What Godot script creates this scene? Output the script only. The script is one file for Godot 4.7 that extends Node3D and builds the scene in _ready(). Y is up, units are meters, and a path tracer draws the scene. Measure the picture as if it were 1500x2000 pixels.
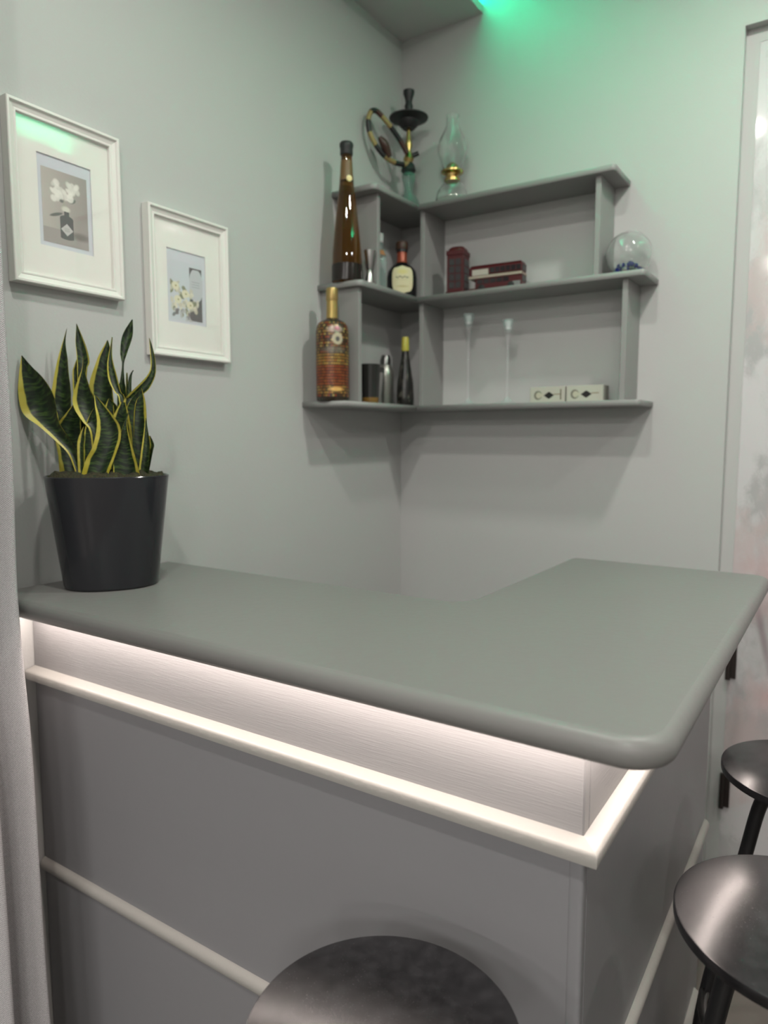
extends Node3D
# A painted corner bar seen from the customer side: grey L-shaped bar with a lit apron, corner shelf with bottles,
# two framed prints, a snake plant, a curtain, three black stools. Left wall is x = 0, back wall is z = 0, floor is y = 0.

var used := {}
var rng := RandomNumberGenerator.new()

# ------------------------------------------------------------------ nodes
func numbered(n: String) -> String:
	if not used.has(n):
		used[n] = 0
		return n
	used[n] += 1
	return "%s_%03d" % [n, used[n]]

func tag(o, label: String, category: String, group := ""):
	o.set_meta("label", label)
	o.set_meta("category", category)
	if group != "":
		o.set_meta("group", group)
	return o

func thing(called: String, label: String, category: String, at := Vector3.ZERO, turn := 0.0, group := "") -> Node3D:
	var o := Node3D.new()
	o.name = numbered(called)
	add_child(o)
	o.position = at
	o.rotation.y = turn
	tag(o, label, category, group)
	return o

func part(called: String, mesh: Mesh, mat: Material, parent: Node3D, at := Vector3.ZERO, turn := Vector3.ZERO) -> MeshInstance3D:
	var m := MeshInstance3D.new()
	m.mesh = mesh
	m.material_override = mat
	m.name = called
	m.position = at
	m.rotation = turn
	m.cast_shadow = GeometryInstance3D.SHADOW_CASTING_SETTING_ON
	parent.add_child(m, true)
	return m

func single(called: String, mesh: Mesh, mat: Material, label: String, category: String, at := Vector3.ZERO, group := "") -> MeshInstance3D:
	var m := part(numbered(called), mesh, mat, self, at)
	tag(m, label, category, group)
	return m

func struct(called: String, mesh: Mesh, mat: Material, at := Vector3.ZERO) -> MeshInstance3D:
	var m := part(called, mesh, mat, self, at)
	m.set_meta("kind", "structure")
	return m

# ------------------------------------------------------------------ meshes
func begin() -> SurfaceTool:
	var st := SurfaceTool.new()
	st.begin(Mesh.PRIMITIVE_TRIANGLES)
	return st

func done(st: SurfaceTool) -> ArrayMesh:
	st.generate_normals()
	return st.commit()

func vert(st: SurfaceTool, p: Vector3, uv := Vector2.ZERO):
	st.set_uv(uv)
	st.add_vertex(p)

func tri(st: SurfaceTool, a: Vector3, b: Vector3, c: Vector3):
	vert(st, a); vert(st, b); vert(st, c)

func quad(st: SurfaceTool, a: Vector3, b: Vector3, c: Vector3, d: Vector3):
	tri(st, a, b, c); tri(st, a, c, d)

# box from lo to hi with chamfered edges
func add_box(st: SurfaceTool, lo: Vector3, hi: Vector3, bevel := 0.0, xf := Transform3D()):
	st.set_smooth_group(-1)
	var c := (lo + hi) / 2
	var h := (hi - lo) / 2
	var b := minf(bevel, 0.49 * minf(h.x, minf(h.y, h.z)) * 2.0)
	var faces := []
	for ax in 3:
		for s in [-1.0, 1.0]:
			var n := Vector3.ZERO
			n[ax] = s
			var u := Vector3.ZERO
			u[(ax + 1) % 3] = 1
			var v := Vector3.ZERO
			v[(ax + 2) % 3] = 1
			var hu := h[(ax + 1) % 3] - b
			var hv := h[(ax + 2) % 3] - b
			faces.append([c + n * h[ax] - u * hu - v * hv, c + n * h[ax] + u * hu - v * hv, c + n * h[ax] + u * hu + v * hv, c + n * h[ax] - u * hu + v * hv, n])
	if b > 0.00001:
		for ax in 3:
			var u := (ax + 1) % 3
			var v := (ax + 2) % 3
			for su in [-1.0, 1.0]:
				for sv in [-1.0, 1.0]:
					var nu := Vector3.ZERO
					nu[u] = su
					var nv := Vector3.ZERO
					nv[v] = sv
					var along := Vector3.ZERO
					along[ax] = h[ax] - b
					var e1 := c + nu * h[u] + nv * (h[v] - b)
					var e2 := c + nu * (h[u] - b) + nv * h[v]
					faces.append([e1 - along, e2 - along, e2 + along, e1 + along, (nu + nv).normalized()])
	for f in faces:
		var n: Vector3 = f[4]
		var wound: Vector3 = (f[1] - f[0]).cross(f[2] - f[0])
		if wound.dot(n) > 0:
			quad(st, xf * f[0], xf * f[3], xf * f[2], xf * f[1])
		else:
			quad(st, xf * f[0], xf * f[1], xf * f[2], xf * f[3])
	if b > 0.00001:
		for sx in [-1.0, 1.0]:
			for sy in [-1.0, 1.0]:
				for sz in [-1.0, 1.0]:
					var s := Vector3(sx, sy, sz)
					var p1 := c + s * Vector3(h.x, h.y - b, h.z - b)
					var p2 := c + s * Vector3(h.x - b, h.y, h.z - b)
					var p3 := c + s * Vector3(h.x - b, h.y - b, h.z)
					if (p2 - p1).cross(p3 - p1).dot(s) > 0:
						tri(st, xf * p1, xf * p3, xf * p2)
					else:
						tri(st, xf * p1, xf * p2, xf * p3)

func box(lo: Vector3, hi: Vector3, bevel := 0.0) -> ArrayMesh:
	var st := begin()
	add_box(st, lo, hi, bevel)
	return done(st)

# turned shape: points (radius, height) from bottom to top on the outside; sharp bends get a crease
func add_lathe(st: SurfaceTool, pts: Array, seg := 32, squash := Vector2.ONE, power := 2.0, xf := Transform3D()):
	var group := 0
	for i in pts.size() - 1:
		var a: Vector2 = pts[i]
		var b: Vector2 = pts[i + 1]
		if i > 0:
			var d0: Vector2 = (a - pts[i - 1]).normalized()
			var d1: Vector2 = (b - a).normalized()
			if d0.dot(d1) < 0.75:
				group += 1
		st.set_smooth_group(group)
		for k in seg:
			var q := []
			for j in [k, k + 1]:
				var t: float = TAU * (j % seg) / seg
				var ct := cos(t)
				var sn := sin(t)
				var f := 1.0
				if power != 2.0:
					f = pow(pow(absf(ct), power) + pow(absf(sn), power), -1.0 / power)
				q.append([Vector3(ct * f * squash.x, 0, sn * f * squash.y), float(j) / seg])
			var r: Vector3 = q[0][0]
			var l: Vector3 = q[1][0]
			var v0 := 1.0 - float(i) / (pts.size() - 1)
			var v1 := 1.0 - float(i + 1) / (pts.size() - 1)
			var ll := xf * (l * a.x + Vector3(0, a.y, 0))
			var ul := xf * (l * b.x + Vector3(0, b.y, 0))
			var ur := xf * (r * b.x + Vector3(0, b.y, 0))
			var lr := xf * (r * a.x + Vector3(0, a.y, 0))
			if b.x > 0.00001:
				vert(st, ll, Vector2(q[1][1], v0)); vert(st, ul, Vector2(q[1][1], v1)); vert(st, ur, Vector2(q[0][1], v1))
			if a.x > 0.00001:
				vert(st, ll, Vector2(q[1][1], v0)); vert(st, ur, Vector2(q[0][1], v1)); vert(st, lr, Vector2(q[0][1], v0))

func lathe(pts: Array, seg := 32, squash := Vector2.ONE, power := 2.0) -> ArrayMesh:
	var st := begin()
	add_lathe(st, pts, seg, squash, power)
	return done(st)

# like lathe, with v running by height so that a printed sleeve keeps its proportions
func sleeve(pts: Array, seg := 48) -> ArrayMesh:
	var st := begin()
	st.set_smooth_group(0)
	var y0: float = pts[0].y
	var y1: float = pts[pts.size() - 1].y
	for i in pts.size() - 1:
		var a: Vector2 = pts[i]
		var b: Vector2 = pts[i + 1]
		for k in seg:
			var t0 := TAU * k / seg
			var t1 := TAU * ((k + 1) % seg) / seg
			var r := Vector3(cos(t0), 0, sin(t0))
			var l := Vector3(cos(t1), 0, sin(t1))
			var u0 := float(k) / seg
			var u1 := float(k + 1) / seg
			var va := 1.0 - (a.y - y0) / (y1 - y0)
			var vb := 1.0 - (b.y - y0) / (y1 - y0)
			vert(st, l * a.x + Vector3(0, a.y, 0), Vector2(u1, va)); vert(st, l * b.x + Vector3(0, b.y, 0), Vector2(u1, vb)); vert(st, r * b.x + Vector3(0, b.y, 0), Vector2(u0, vb))
			vert(st, l * a.x + Vector3(0, a.y, 0), Vector2(u1, va)); vert(st, r * b.x + Vector3(0, b.y, 0), Vector2(u0, vb)); vert(st, r * a.x + Vector3(0, a.y, 0), Vector2(u0, va))
	return done(st)

func smooth_path(ctrl: Array, steps := 6) -> Array:
	var c := Curve3D.new()
	for i in ctrl.size():
		var p: Vector3 = ctrl[i]
		var prev: Vector3 = ctrl[maxi(i - 1, 0)]
		var next: Vector3 = ctrl[mini(i + 1, ctrl.size() - 1)]
		var tang := (next - prev) / 6.0
		c.add_point(p, -tang, tang)
	var out := []
	for i in ctrl.size() - 1:
		for k in steps:
			out.append(c.sample(i, float(k) / steps))
	out.append(ctrl[ctrl.size() - 1])
	return out

func add_tube(st: SurfaceTool, path: Array, radius, seg := 12, caps := true):
	st.set_smooth_group(0)
	var rings := []
	var up := Vector3(0.13, 0.2, 0.97).normalized()
	for i in path.size():
		var d: Vector3 = (path[mini(i + 1, path.size() - 1)] - path[maxi(i - 1, 0)]).normalized()
		var s := up - d * up.dot(d)
		if s.length() < 0.05:
			s = Vector3(0.9, 0.1, 0.2) - d * Vector3(0.9, 0.1, 0.2).dot(d)
		s = s.normalized()
		up = s
		var w := d.cross(s)
		var r: float = radius[i] if radius is Array else radius
		var ring := []
		for k in seg:
			var t := TAU * k / seg
			ring.append(path[i] + (s * cos(t) + w * sin(t)) * r)
		rings.append(ring)
	for i in rings.size() - 1:
		for k in seg:
			var k2 := (k + 1) % seg
			quad(st, rings[i][k], rings[i][k2], rings[i + 1][k2], rings[i + 1][k])
	if caps:
		st.set_smooth_group(1)
		for k in range(1, seg - 1):
			tri(st, rings[0][0], rings[0][k + 1], rings[0][k])
			var e: Array = rings[rings.size() - 1]
			tri(st, e[0], e[k], e[k + 1])

func tube(path: Array, radius, seg := 12) -> ArrayMesh:
	var st := begin()
	add_tube(st, path, radius, seg)
	return done(st)

# outline of [point, corner radius] pairs -> points with rounded corners
func rounded(outline: Array, n := 8) -> PackedVector2Array:
	var out := PackedVector2Array()
	var k := outline.size()
	for i in k:
		var p: Vector2 = outline[i][0]
		var r: float = outline[i][1]
		if r <= 0:
			out.append(p)
			continue
		var a: Vector2 = p + (outline[(i + k - 1) % k][0] - p).normalized() * r
		var b: Vector2 = p + (outline[(i + 1) % k][0] - p).normalized() * r
		var c := a + (b - p)
		var turn := (a - c).angle_to(b - c)
		for j in n + 1:
			out.append(c + (a - c).rotated(turn * j / n))
	return out

# slab over a plan outline (x, z) with an edge profile of [inset, height] from bottom to top
func slab(pts: PackedVector2Array, profile: Array) -> ArrayMesh:
	var st := begin()
	var n := pts.size()
	var area := 0.0
	for i in n:
		area += pts[i].cross(pts[(i + 1) % n])
	var sgn := 1.0 if area > 0 else -1.0
	var nor := []
	for i in n:
		var d0 := (pts[i] - pts[(i + n - 1) % n]).normalized()
		var d1 := (pts[(i + 1) % n] - pts[i]).normalized()
		var n0 := Vector2(d0.y, -d0.x) * sgn
		var n1 := Vector2(d1.y, -d1.x) * sgn
		var m := (n0 + n1).normalized()
		nor.append(m / maxf(0.4, m.dot(n0)))
	var rings := []
	for pr in profile:
		var ring := []
		for i in n:
			var q: Vector2 = pts[i] - nor[i] * pr[0]
			ring.append(Vector3(q.x, pr[1], q.y))
		rings.append(ring)
	st.set_smooth_group(0)
	for i in rings.size() - 1:
		for k in n:
			var k2 := (k + 1) % n
			if sgn > 0:
				quad(st, rings[i][k2], rings[i + 1][k2], rings[i + 1][k], rings[i][k])
			else:
				quad(st, rings[i][k], rings[i + 1][k], rings[i + 1][k2], rings[i][k2])
	for top in [true, false]:
		st.set_smooth_group(-1)
		var ring: Array = rings[rings.size() - 1] if top else rings[0]
		var flat := PackedVector2Array()
		for v in ring:
			flat.append(Vector2(v.x, v.z) * 100.0)
		var idx := Geometry2D.triangulate_polygon(flat)
		for t in range(0, idx.size(), 3):
			var a: Vector3 = ring[idx[t]]
			var b: Vector3 = ring[idx[t + 1]]
			var c: Vector3 = ring[idx[t + 2]]
			var up := (b - a).cross(c - a).y > 0
			if up == top:
				tri(st, a, c, b)
			else:
				tri(st, a, b, c)
	return done(st)

# straight moulding from a to b; profile points (out, up) around its section, out = direction away from the panel
func moulding(a: Vector3, b: Vector3, out_a: Vector3, out_b: Vector3, profile: Array) -> ArrayMesh:
	var st := begin()
	st.set_smooth_group(0)
	var n := profile.size()
	for i in n - 1:
		var p: Vector2 = profile[i]
		var q: Vector2 = profile[i + 1]
		if i > 0:
			var r: Vector2 = profile[i - 1]
			if (p - r).normalized().dot((q - p).normalized()) < 0.7:
				st.set_smooth_group(i)
		var a0 := a + out_a * p.x + Vector3.UP * p.y
		var a1 := a + out_a * q.x + Vector3.UP * q.y
		var b0 := b + out_b * p.x + Vector3.UP * p.y
		var b1 := b + out_b * q.x + Vector3.UP * q.y
		quad(st, a0, a1, b1, b0)
	st.set_smooth_group(-1)
	for i in range(1, n - 1):
		var p0: Vector2 = profile[0]
		var p1: Vector2 = profile[i]
		var p2: Vector2 = profile[i + 1]
		tri(st, a + out_a * p0.x + Vector3.UP * p0.y, a + out_a * p2.x + Vector3.UP * p2.y, a + out_a * p1.x + Vector3.UP * p1.y)
		tri(st, b + out_b * p0.x + Vector3.UP * p0.y, b + out_b * p1.x + Vector3.UP * p1.y, b + out_b * p2.x + Vector3.UP * p2.y)
	return done(st)

# ------------------------------------------------------------------ materials
func mat(c: Color, rough := 0.5, metal := 0.0, spec := 0.5) -> StandardMaterial3D:
	var m := StandardMaterial3D.new()
	m.albedo_color = c
	m.roughness = rough
	m.metallic = metal
	m.metallic_specular = spec
	return m

func grey(linear: float) -> Color:
	return Color(linear, linear, linear).linear_to_srgb()

func lin(r: float, g: float, b: float) -> Color:
	return Color(r, g, b).linear_to_srgb()

func noise_tex(freq: float, size := 256, octaves := 4, seed_ := 1, ramp: Gradient = null, kind := FastNoiseLite.TYPE_SIMPLEX_SMOOTH) -> NoiseTexture2D:
	var n := FastNoiseLite.new()
	n.seed = seed_
	n.frequency = freq
	n.noise_type = kind
	n.fractal_octaves = octaves
	var t := NoiseTexture2D.new()
	t.width = size
	t.height = size
	t.seamless = true
	t.noise = n
	if ramp:
		t.color_ramp = ramp
	return t

func ramp2(a: Color, b: Color) -> Gradient:
	var g := Gradient.new()
	g.set_color(0, a)
	g.set_color(1, b)
	return g

func relief(m: StandardMaterial3D, tex: Texture2D, cm: float, scale: Vector3):
	m.heightmap_enabled = true
	m.heightmap_texture = tex
	m.heightmap_scale = cm
	m.uv1_triplanar = true
	m.uv1_world_triplanar = true
	m.uv1_scale = scale
	return m

func clear_glass(tint: Color, alpha: float) -> StandardMaterial3D:
	var m := mat(Color(tint, alpha), 0.03)
	m.transparency = BaseMaterial3D.TRANSPARENCY_ALPHA
	return m

func solid_glass(tint: Color, alpha := 0.04) -> StandardMaterial3D:
	var m := mat(Color(tint, alpha), 0.03)
	m.refraction_enabled = true
	m.refraction_scale = 0.05
	return m

func glow(c: Color, energy: float) -> StandardMaterial3D:
	var m := mat(Color(0.8, 0.8, 0.8), 0.6)
	m.emission_enabled = true
	m.emission = c
	m.emission_energy_multiplier = energy
	return m

func tex_of(im: Image) -> ImageTexture:
	return ImageTexture.create_from_image(im)

func new_image(w: int, h: int, c: Color) -> Image:
	var im := Image.create(w, h, false, Image.FORMAT_RGBA8)
	im.fill(c)
	return im

# soft-edged ellipse painted into an image
func dab(im: Image, cx: float, cy: float, rx: float, ry: float, c: Color, soft := 0.15, turn := 0.0):
	var reach := maxf(rx, ry) * (1.0 + soft) + 1
	for y in range(maxi(0, int(cy - reach)), mini(im.get_height(), int(cy + reach) + 1)):
		for x in range(maxi(0, int(cx - reach)), mini(im.get_width(), int(cx + reach) + 1)):
			var p := Vector2(x + 0.5 - cx, y + 0.5 - cy).rotated(-turn)
			var d := Vector2(p.x / rx, p.y / ry).length()
			var a := clampf((1.0 + soft - d) / maxf(2.0 * soft, 0.001), 0, 1) * c.a
			if a > 0:
				im.set_pixel(x, y, im.get_pixel(x, y).lerp(Color(c, 1), a))

var M := {}

func make_materials():
	var fine := noise_tex(0.05, 512, 5, 3)
	var wall := mat(lin(0.49, 0.495, 0.485), 0.62, 0, 0.35)
	relief(wall, fine, 0.02, Vector3(4.5, 4.5, 4.5))
	M.wall = wall
	M.ceiling = mat(lin(0.5, 0.505, 0.49), 0.8)
	M.floor = mat(lin(0.13, 0.115, 0.10), 0.35)
	# brushed-on satin paint: long streaks across the height
	var streak := noise_tex(0.03, 512, 4, 8)
	var paint := mat(lin(0.30, 0.296, 0.298), 0.38, 0, 0.45)
	relief(paint, streak, 0.02, Vector3(0.9, 22, 0.9))
	M.paint = paint
	M.panel = mat(lin(0.236, 0.236, 0.246), 0.34, 0, 0.45)
	relief(M.panel, fine, 0.012, Vector3(1.2, 1.2, 1.2))
	M.trim = mat(lin(0.38, 0.37, 0.345), 0.4)
	relief(M.trim, streak, 0.03, Vector3(5, 5, 5))
	M.counter = mat(lin(0.190, 0.189, 0.181), 0.42, 0, 0.45)
	relief(M.counter, fine, 0.02, Vector3(1.6, 1.6, 1.6))
	M.shelf = mat(lin(0.27, 0.27, 0.262), 0.45)
	M.frame = mat(lin(0.74, 0.73, 0.69), 0.4)
	M.mat_board = mat(lin(0.80, 0.79, 0.74), 0.85)
	M.pane = clear_glass(Color(1, 1, 1), 0.04)
	M.black = mat(lin(0.012, 0.012, 0.013), 0.45)
	M.black_metal = mat(lin(0.012, 0.012, 0.013), 0.4, 0.0)
	M.steel = mat(lin(0.55, 0.54, 0.53), 0.28, 1.0)
	M.dark_steel = mat(lin(0.16, 0.16, 0.155), 0.3, 1.0)
	M.brass = mat(lin(0.48, 0.34, 0.13), 0.3, 1.0)
	M.glass = clear_glass(Color(0.8, 0.9, 0.88), 0.2)
	M.shell = solid_glass(Color(0.975, 0.985, 0.98), 0.02)
	M.thin_glass = clear_glass(Color(0.97, 0.98, 1), 0.05)
	# stool tops: black laminate, fine pores, patchy polish
	var seat := mat(Color(1, 1, 1), 0.42, 0, 0.5)
	var pore := noise_tex(0.11, 512, 3, 21, ramp2(Color(0.18, 0.18, 0.18), Color(0.3, 0.3, 0.3)))
	seat.roughness = 1.0
	seat.roughness_texture = pore
	relief(seat, noise_tex(0.16, 512, 3, 5), 0.0012, Vector3(6, 6, 6))
	seat.albedo_texture = noise_tex(0.012, 512, 5, 33, ramp2(lin(0.004, 0.004, 0.0045), lin(0.022, 0.022, 0.024)))
	M.seat = seat

# ------------------------------------------------------------------ the place
func downlight(at: Vector3, label: String, energy: float):
	var t := thing("recessed_downlight", label, "downlight", at, 0, "recessed ceiling downlights")
	part("trim_ring", lathe([Vector2(0.075, 0.0), Vector2(0.075, -0.006), Vector2(0.06, -0.009), Vector2(0.056, -0.004), Vector2(0.056, 0.0)].map(func(p): return p), 40), M.frame, t)
	part("diffuser", lathe([Vector2(0.0, -0.004), Vector2(0.056, -0.004), Vector2(0.056, -0.001)], 40), glow(Color(1.0, 0.97, 0.92), 4.0), t)
	var l := AreaLight3D.new()
	l.name = "lamp"
	l.area_size = Vector2(0.11, 0.11)
	l.light_energy = energy
	l.light_color = Color(1.0, 0.98, 0.955)
	l.area_range = 12.0
	l.area_attenuation = 2.0
	l.shadow_enabled = true
	t.add_child(l)
	l.position = Vector3(0, -0.012, 0)
	l.rotation.x = -PI / 2

func light_panel(at: Vector3, label: String, energy: float):
	var t := thing("light_panel", label, "ceiling light", at, 0, "square ceiling light panels")
	var st := begin()
	for s in [-1.0, 1.0]:
		add_box(st, Vector3(-0.31, -0.014, s * 0.3 - 0.01), Vector3(0.31, 0, s * 0.3 + 0.01), 0.002)
		add_box(st, Vector3(s * 0.3 - 0.01, -0.014, -0.29), Vector3(s * 0.3 + 0.01, 0, 0.29), 0.002)
	part("frame", done(st), M.frame, t)
	part("diffuser", box(Vector3(-0.29, -0.008, -0.29), Vector3(0.29, -0.002, 0.29)), glow(Color(1.0, 0.97, 0.96), 3.0), t)
	strip_light(t, Vector3(0, -0.017, 0), Vector2(0.58, 0.58), energy, Color(1.0, 0.98, 0.965), Vector3(-PI / 2, 0, 0))

func strip_light(parent: Node3D, at: Vector3, size: Vector2, energy: float, color: Color, turn: Vector3):
	var l := AreaLight3D.new()
	l.name = "lamp"
	l.area_size = size
	l.light_energy = energy
	l.light_color = color
	l.area_range = 8.0
	l.area_attenuation = 2.0
	l.shadow_enabled = true
	parent.add_child(l)
	l.position = at
	l.rotation = turn

func build_room():
	# walls with thickness; the tray ceiling is higher than the soffits along the left and right walls
	struct("floor", box(Vector3(-0.12, -0.1, -0.2), Vector3(4.52, 0, 9.12)), M.floor)
	struct("wall_left", box(Vector3(-0.12, 0, -0.12), Vector3(0, 2.95, 9.0)), M.wall)
	# back wall with the door opening x 1.105 .. 1.95, height 2.463
	var st := begin()
	add_box(st, Vector3(0, 0, -0.12), Vector3(1.105, 2.95, 0))
	add_box(st, Vector3(1.105, 2.463, -0.12), Vector3(2.0, 2.95, 0))
	add_box(st, Vector3(2.0, 0, -0.12), Vector3(4.52, 2.95, 0))
	struct("wall_back", done(st), M.wall)
	struct("wall_right", box(Vector3(4.4, 0, 0), Vector3(4.52, 2.95, 9.0)), M.wall)
	struct("wall_front", box(Vector3(-0.12, 0, 9.0), Vector3(4.52, 2.95, 9.12)), M.wall)
	st = begin()
	add_box(st, Vector3(-0.12, 2.86, -0.12), Vector3(4.52, 2.98, 9.12))
	add_box(st, Vector3(0, 2.737, 0), Vector3(0.315, 2.762, 9.0))
	add_box(st, Vector3(1.98, 2.737, 0), Vector3(4.4, 2.762, 9.0))
	struct("ceiling", done(st), M.ceiling)

func build_door():
	# tall flush door covered in a glossy pale floral film, set back in its opening, dark hinges on the left
	var im := new_image(384, 1024, Color(0.80, 0.79, 0.79))
	var n := FastNoiseLite.new()
	n.seed = 4
	n.frequency = 0.008
	n.fractal_octaves = 4
	n.domain_warp_enabled = true
	n.domain_warp_amplitude = 50.0
	for y in 1024:
		for x in 384:
			var a := n.get_noise_2d(x, y * 0.55)
			var b := n.get_noise_2d(x * 0.8 + 900, y * 0.5 + 300)
			var c := Color(0.79, 0.78, 0.785)
			c = c.lerp(Color(0.60, 0.595, 0.60), clampf(a * 1.5, 0, 0.6))
			c = c.lerp(Color(0.78, 0.70, 0.70), clampf(b * 2.0 - 0.1, 0, 0.6))
			im.set_pixel(x, y, c)
	rng.seed = 12
	# pink petals of the printed film
	for f in [[150, 330], [270, 420], [130, 560], [290, 640], [90, 780], [230, 860], [300, 200], [60, 640]]:
		for k in 6:
			var ang := TAU * k / 6.0 + rng.randf()
			dab(im, f[0] + cos(ang) * 26, f[1] + sin(ang) * 30, 26, 13, Color(0.79, 0.64, 0.64, 0.35), 0.5, ang)
		for k in 3:
			dab(im, f[0] + rng.randf_range(-20, 20), f[1] + 55 + k * 10, 4, 40, Color(0.5, 0.42, 0.44, 0.5), 0.6, rng.randf_range(-0.7, 0.7))
	var film := mat(Color(1, 1, 1), 0.3)
	film.albedo_texture = tex_of(im)
	film.clearcoat_enabled = true
	film.clearcoat = 0.8
	film.clearcoat_roughness = 0.06
	film.heightmap_enabled = true
	film.heightmap_texture = noise_tex(0.012, 256, 2, 40)
	film.heightmap_scale = 0.5
	var door := Node3D.new()
	door.name = "door_1"
	add_child(door)
	door.set_meta("kind", "structure")
	door.position = Vector3(1.105, 0, 0)
	# frame in the opening
	var st := begin()
	add_box(st, Vector3(0, 0, -0.1), Vector3(0.035, 2.463, -0.0305), 0.0)
	add_box(st, Vector3(0.86, 0, -0.1), Vector3(0.895, 2.463, -0.0305), 0.0)
	add_box(st, Vector3(0.035, 2.425, -0.1), Vector3(0.86, 2.463, -0.0305), 0.0)
	part("door_frame", done(st), M.wall, door)
	st = begin()
	var lo := Vector3(0.0352, 0.006, -0.07)
	var hi := Vector3(0.8595, 2.4245, -0.032)
	add_box(st, lo, hi)
	var leaf_ := part("door_leaf", done(st), M.wall, door)
	st = begin()
	var z := hi.z + 0.0006
	vert(st, Vector3(lo.x, lo.y, z), Vector2(0, 1)); vert(st, Vector3(lo.x, hi.y, z), Vector2(0, 0)); vert(st, Vector3(hi.x, hi.y, z), Vector2(1, 0))
	vert(st, Vector3(lo.x, lo.y, z), Vector2(0, 1)); vert(st, Vector3(hi.x, hi.y, z), Vector2(1, 0)); vert(st, Vector3(hi.x, lo.y, z), Vector2(1, 1))
	part("printed_film", done(st), film, leaf_)
	var hinge := mat(lin(0.03, 0.022, 0.02), 0.45, 0.3)
	for y in [0.275, 0.68]:
		var h := begin()
		add_box(h, Vector3(0.034, y - 0.052, -0.032), Vector3(0.058, y + 0.052, -0.026), 0.001)
		add_lathe(h, [Vector2(0, y - 0.055), Vector2(0.007, y - 0.055), Vector2(0.007, y + 0.055), Vector2(0, y + 0.055)], 12, Vector2.ONE, 2.0, Transform3D(Basis(), Vector3(0.037, 0, -0.022)))
		part("hinge", done(h), hinge, leaf_)
	part("handle", tube(smooth_path([Vector3(0.80, 1.05, -0.03), Vector3(0.80, 1.05, 0.015), Vector3(0.78, 1.05, 0.022), Vector3(0.70, 1.05, 0.022)]), 0.008), M.steel, leaf_)

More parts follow.
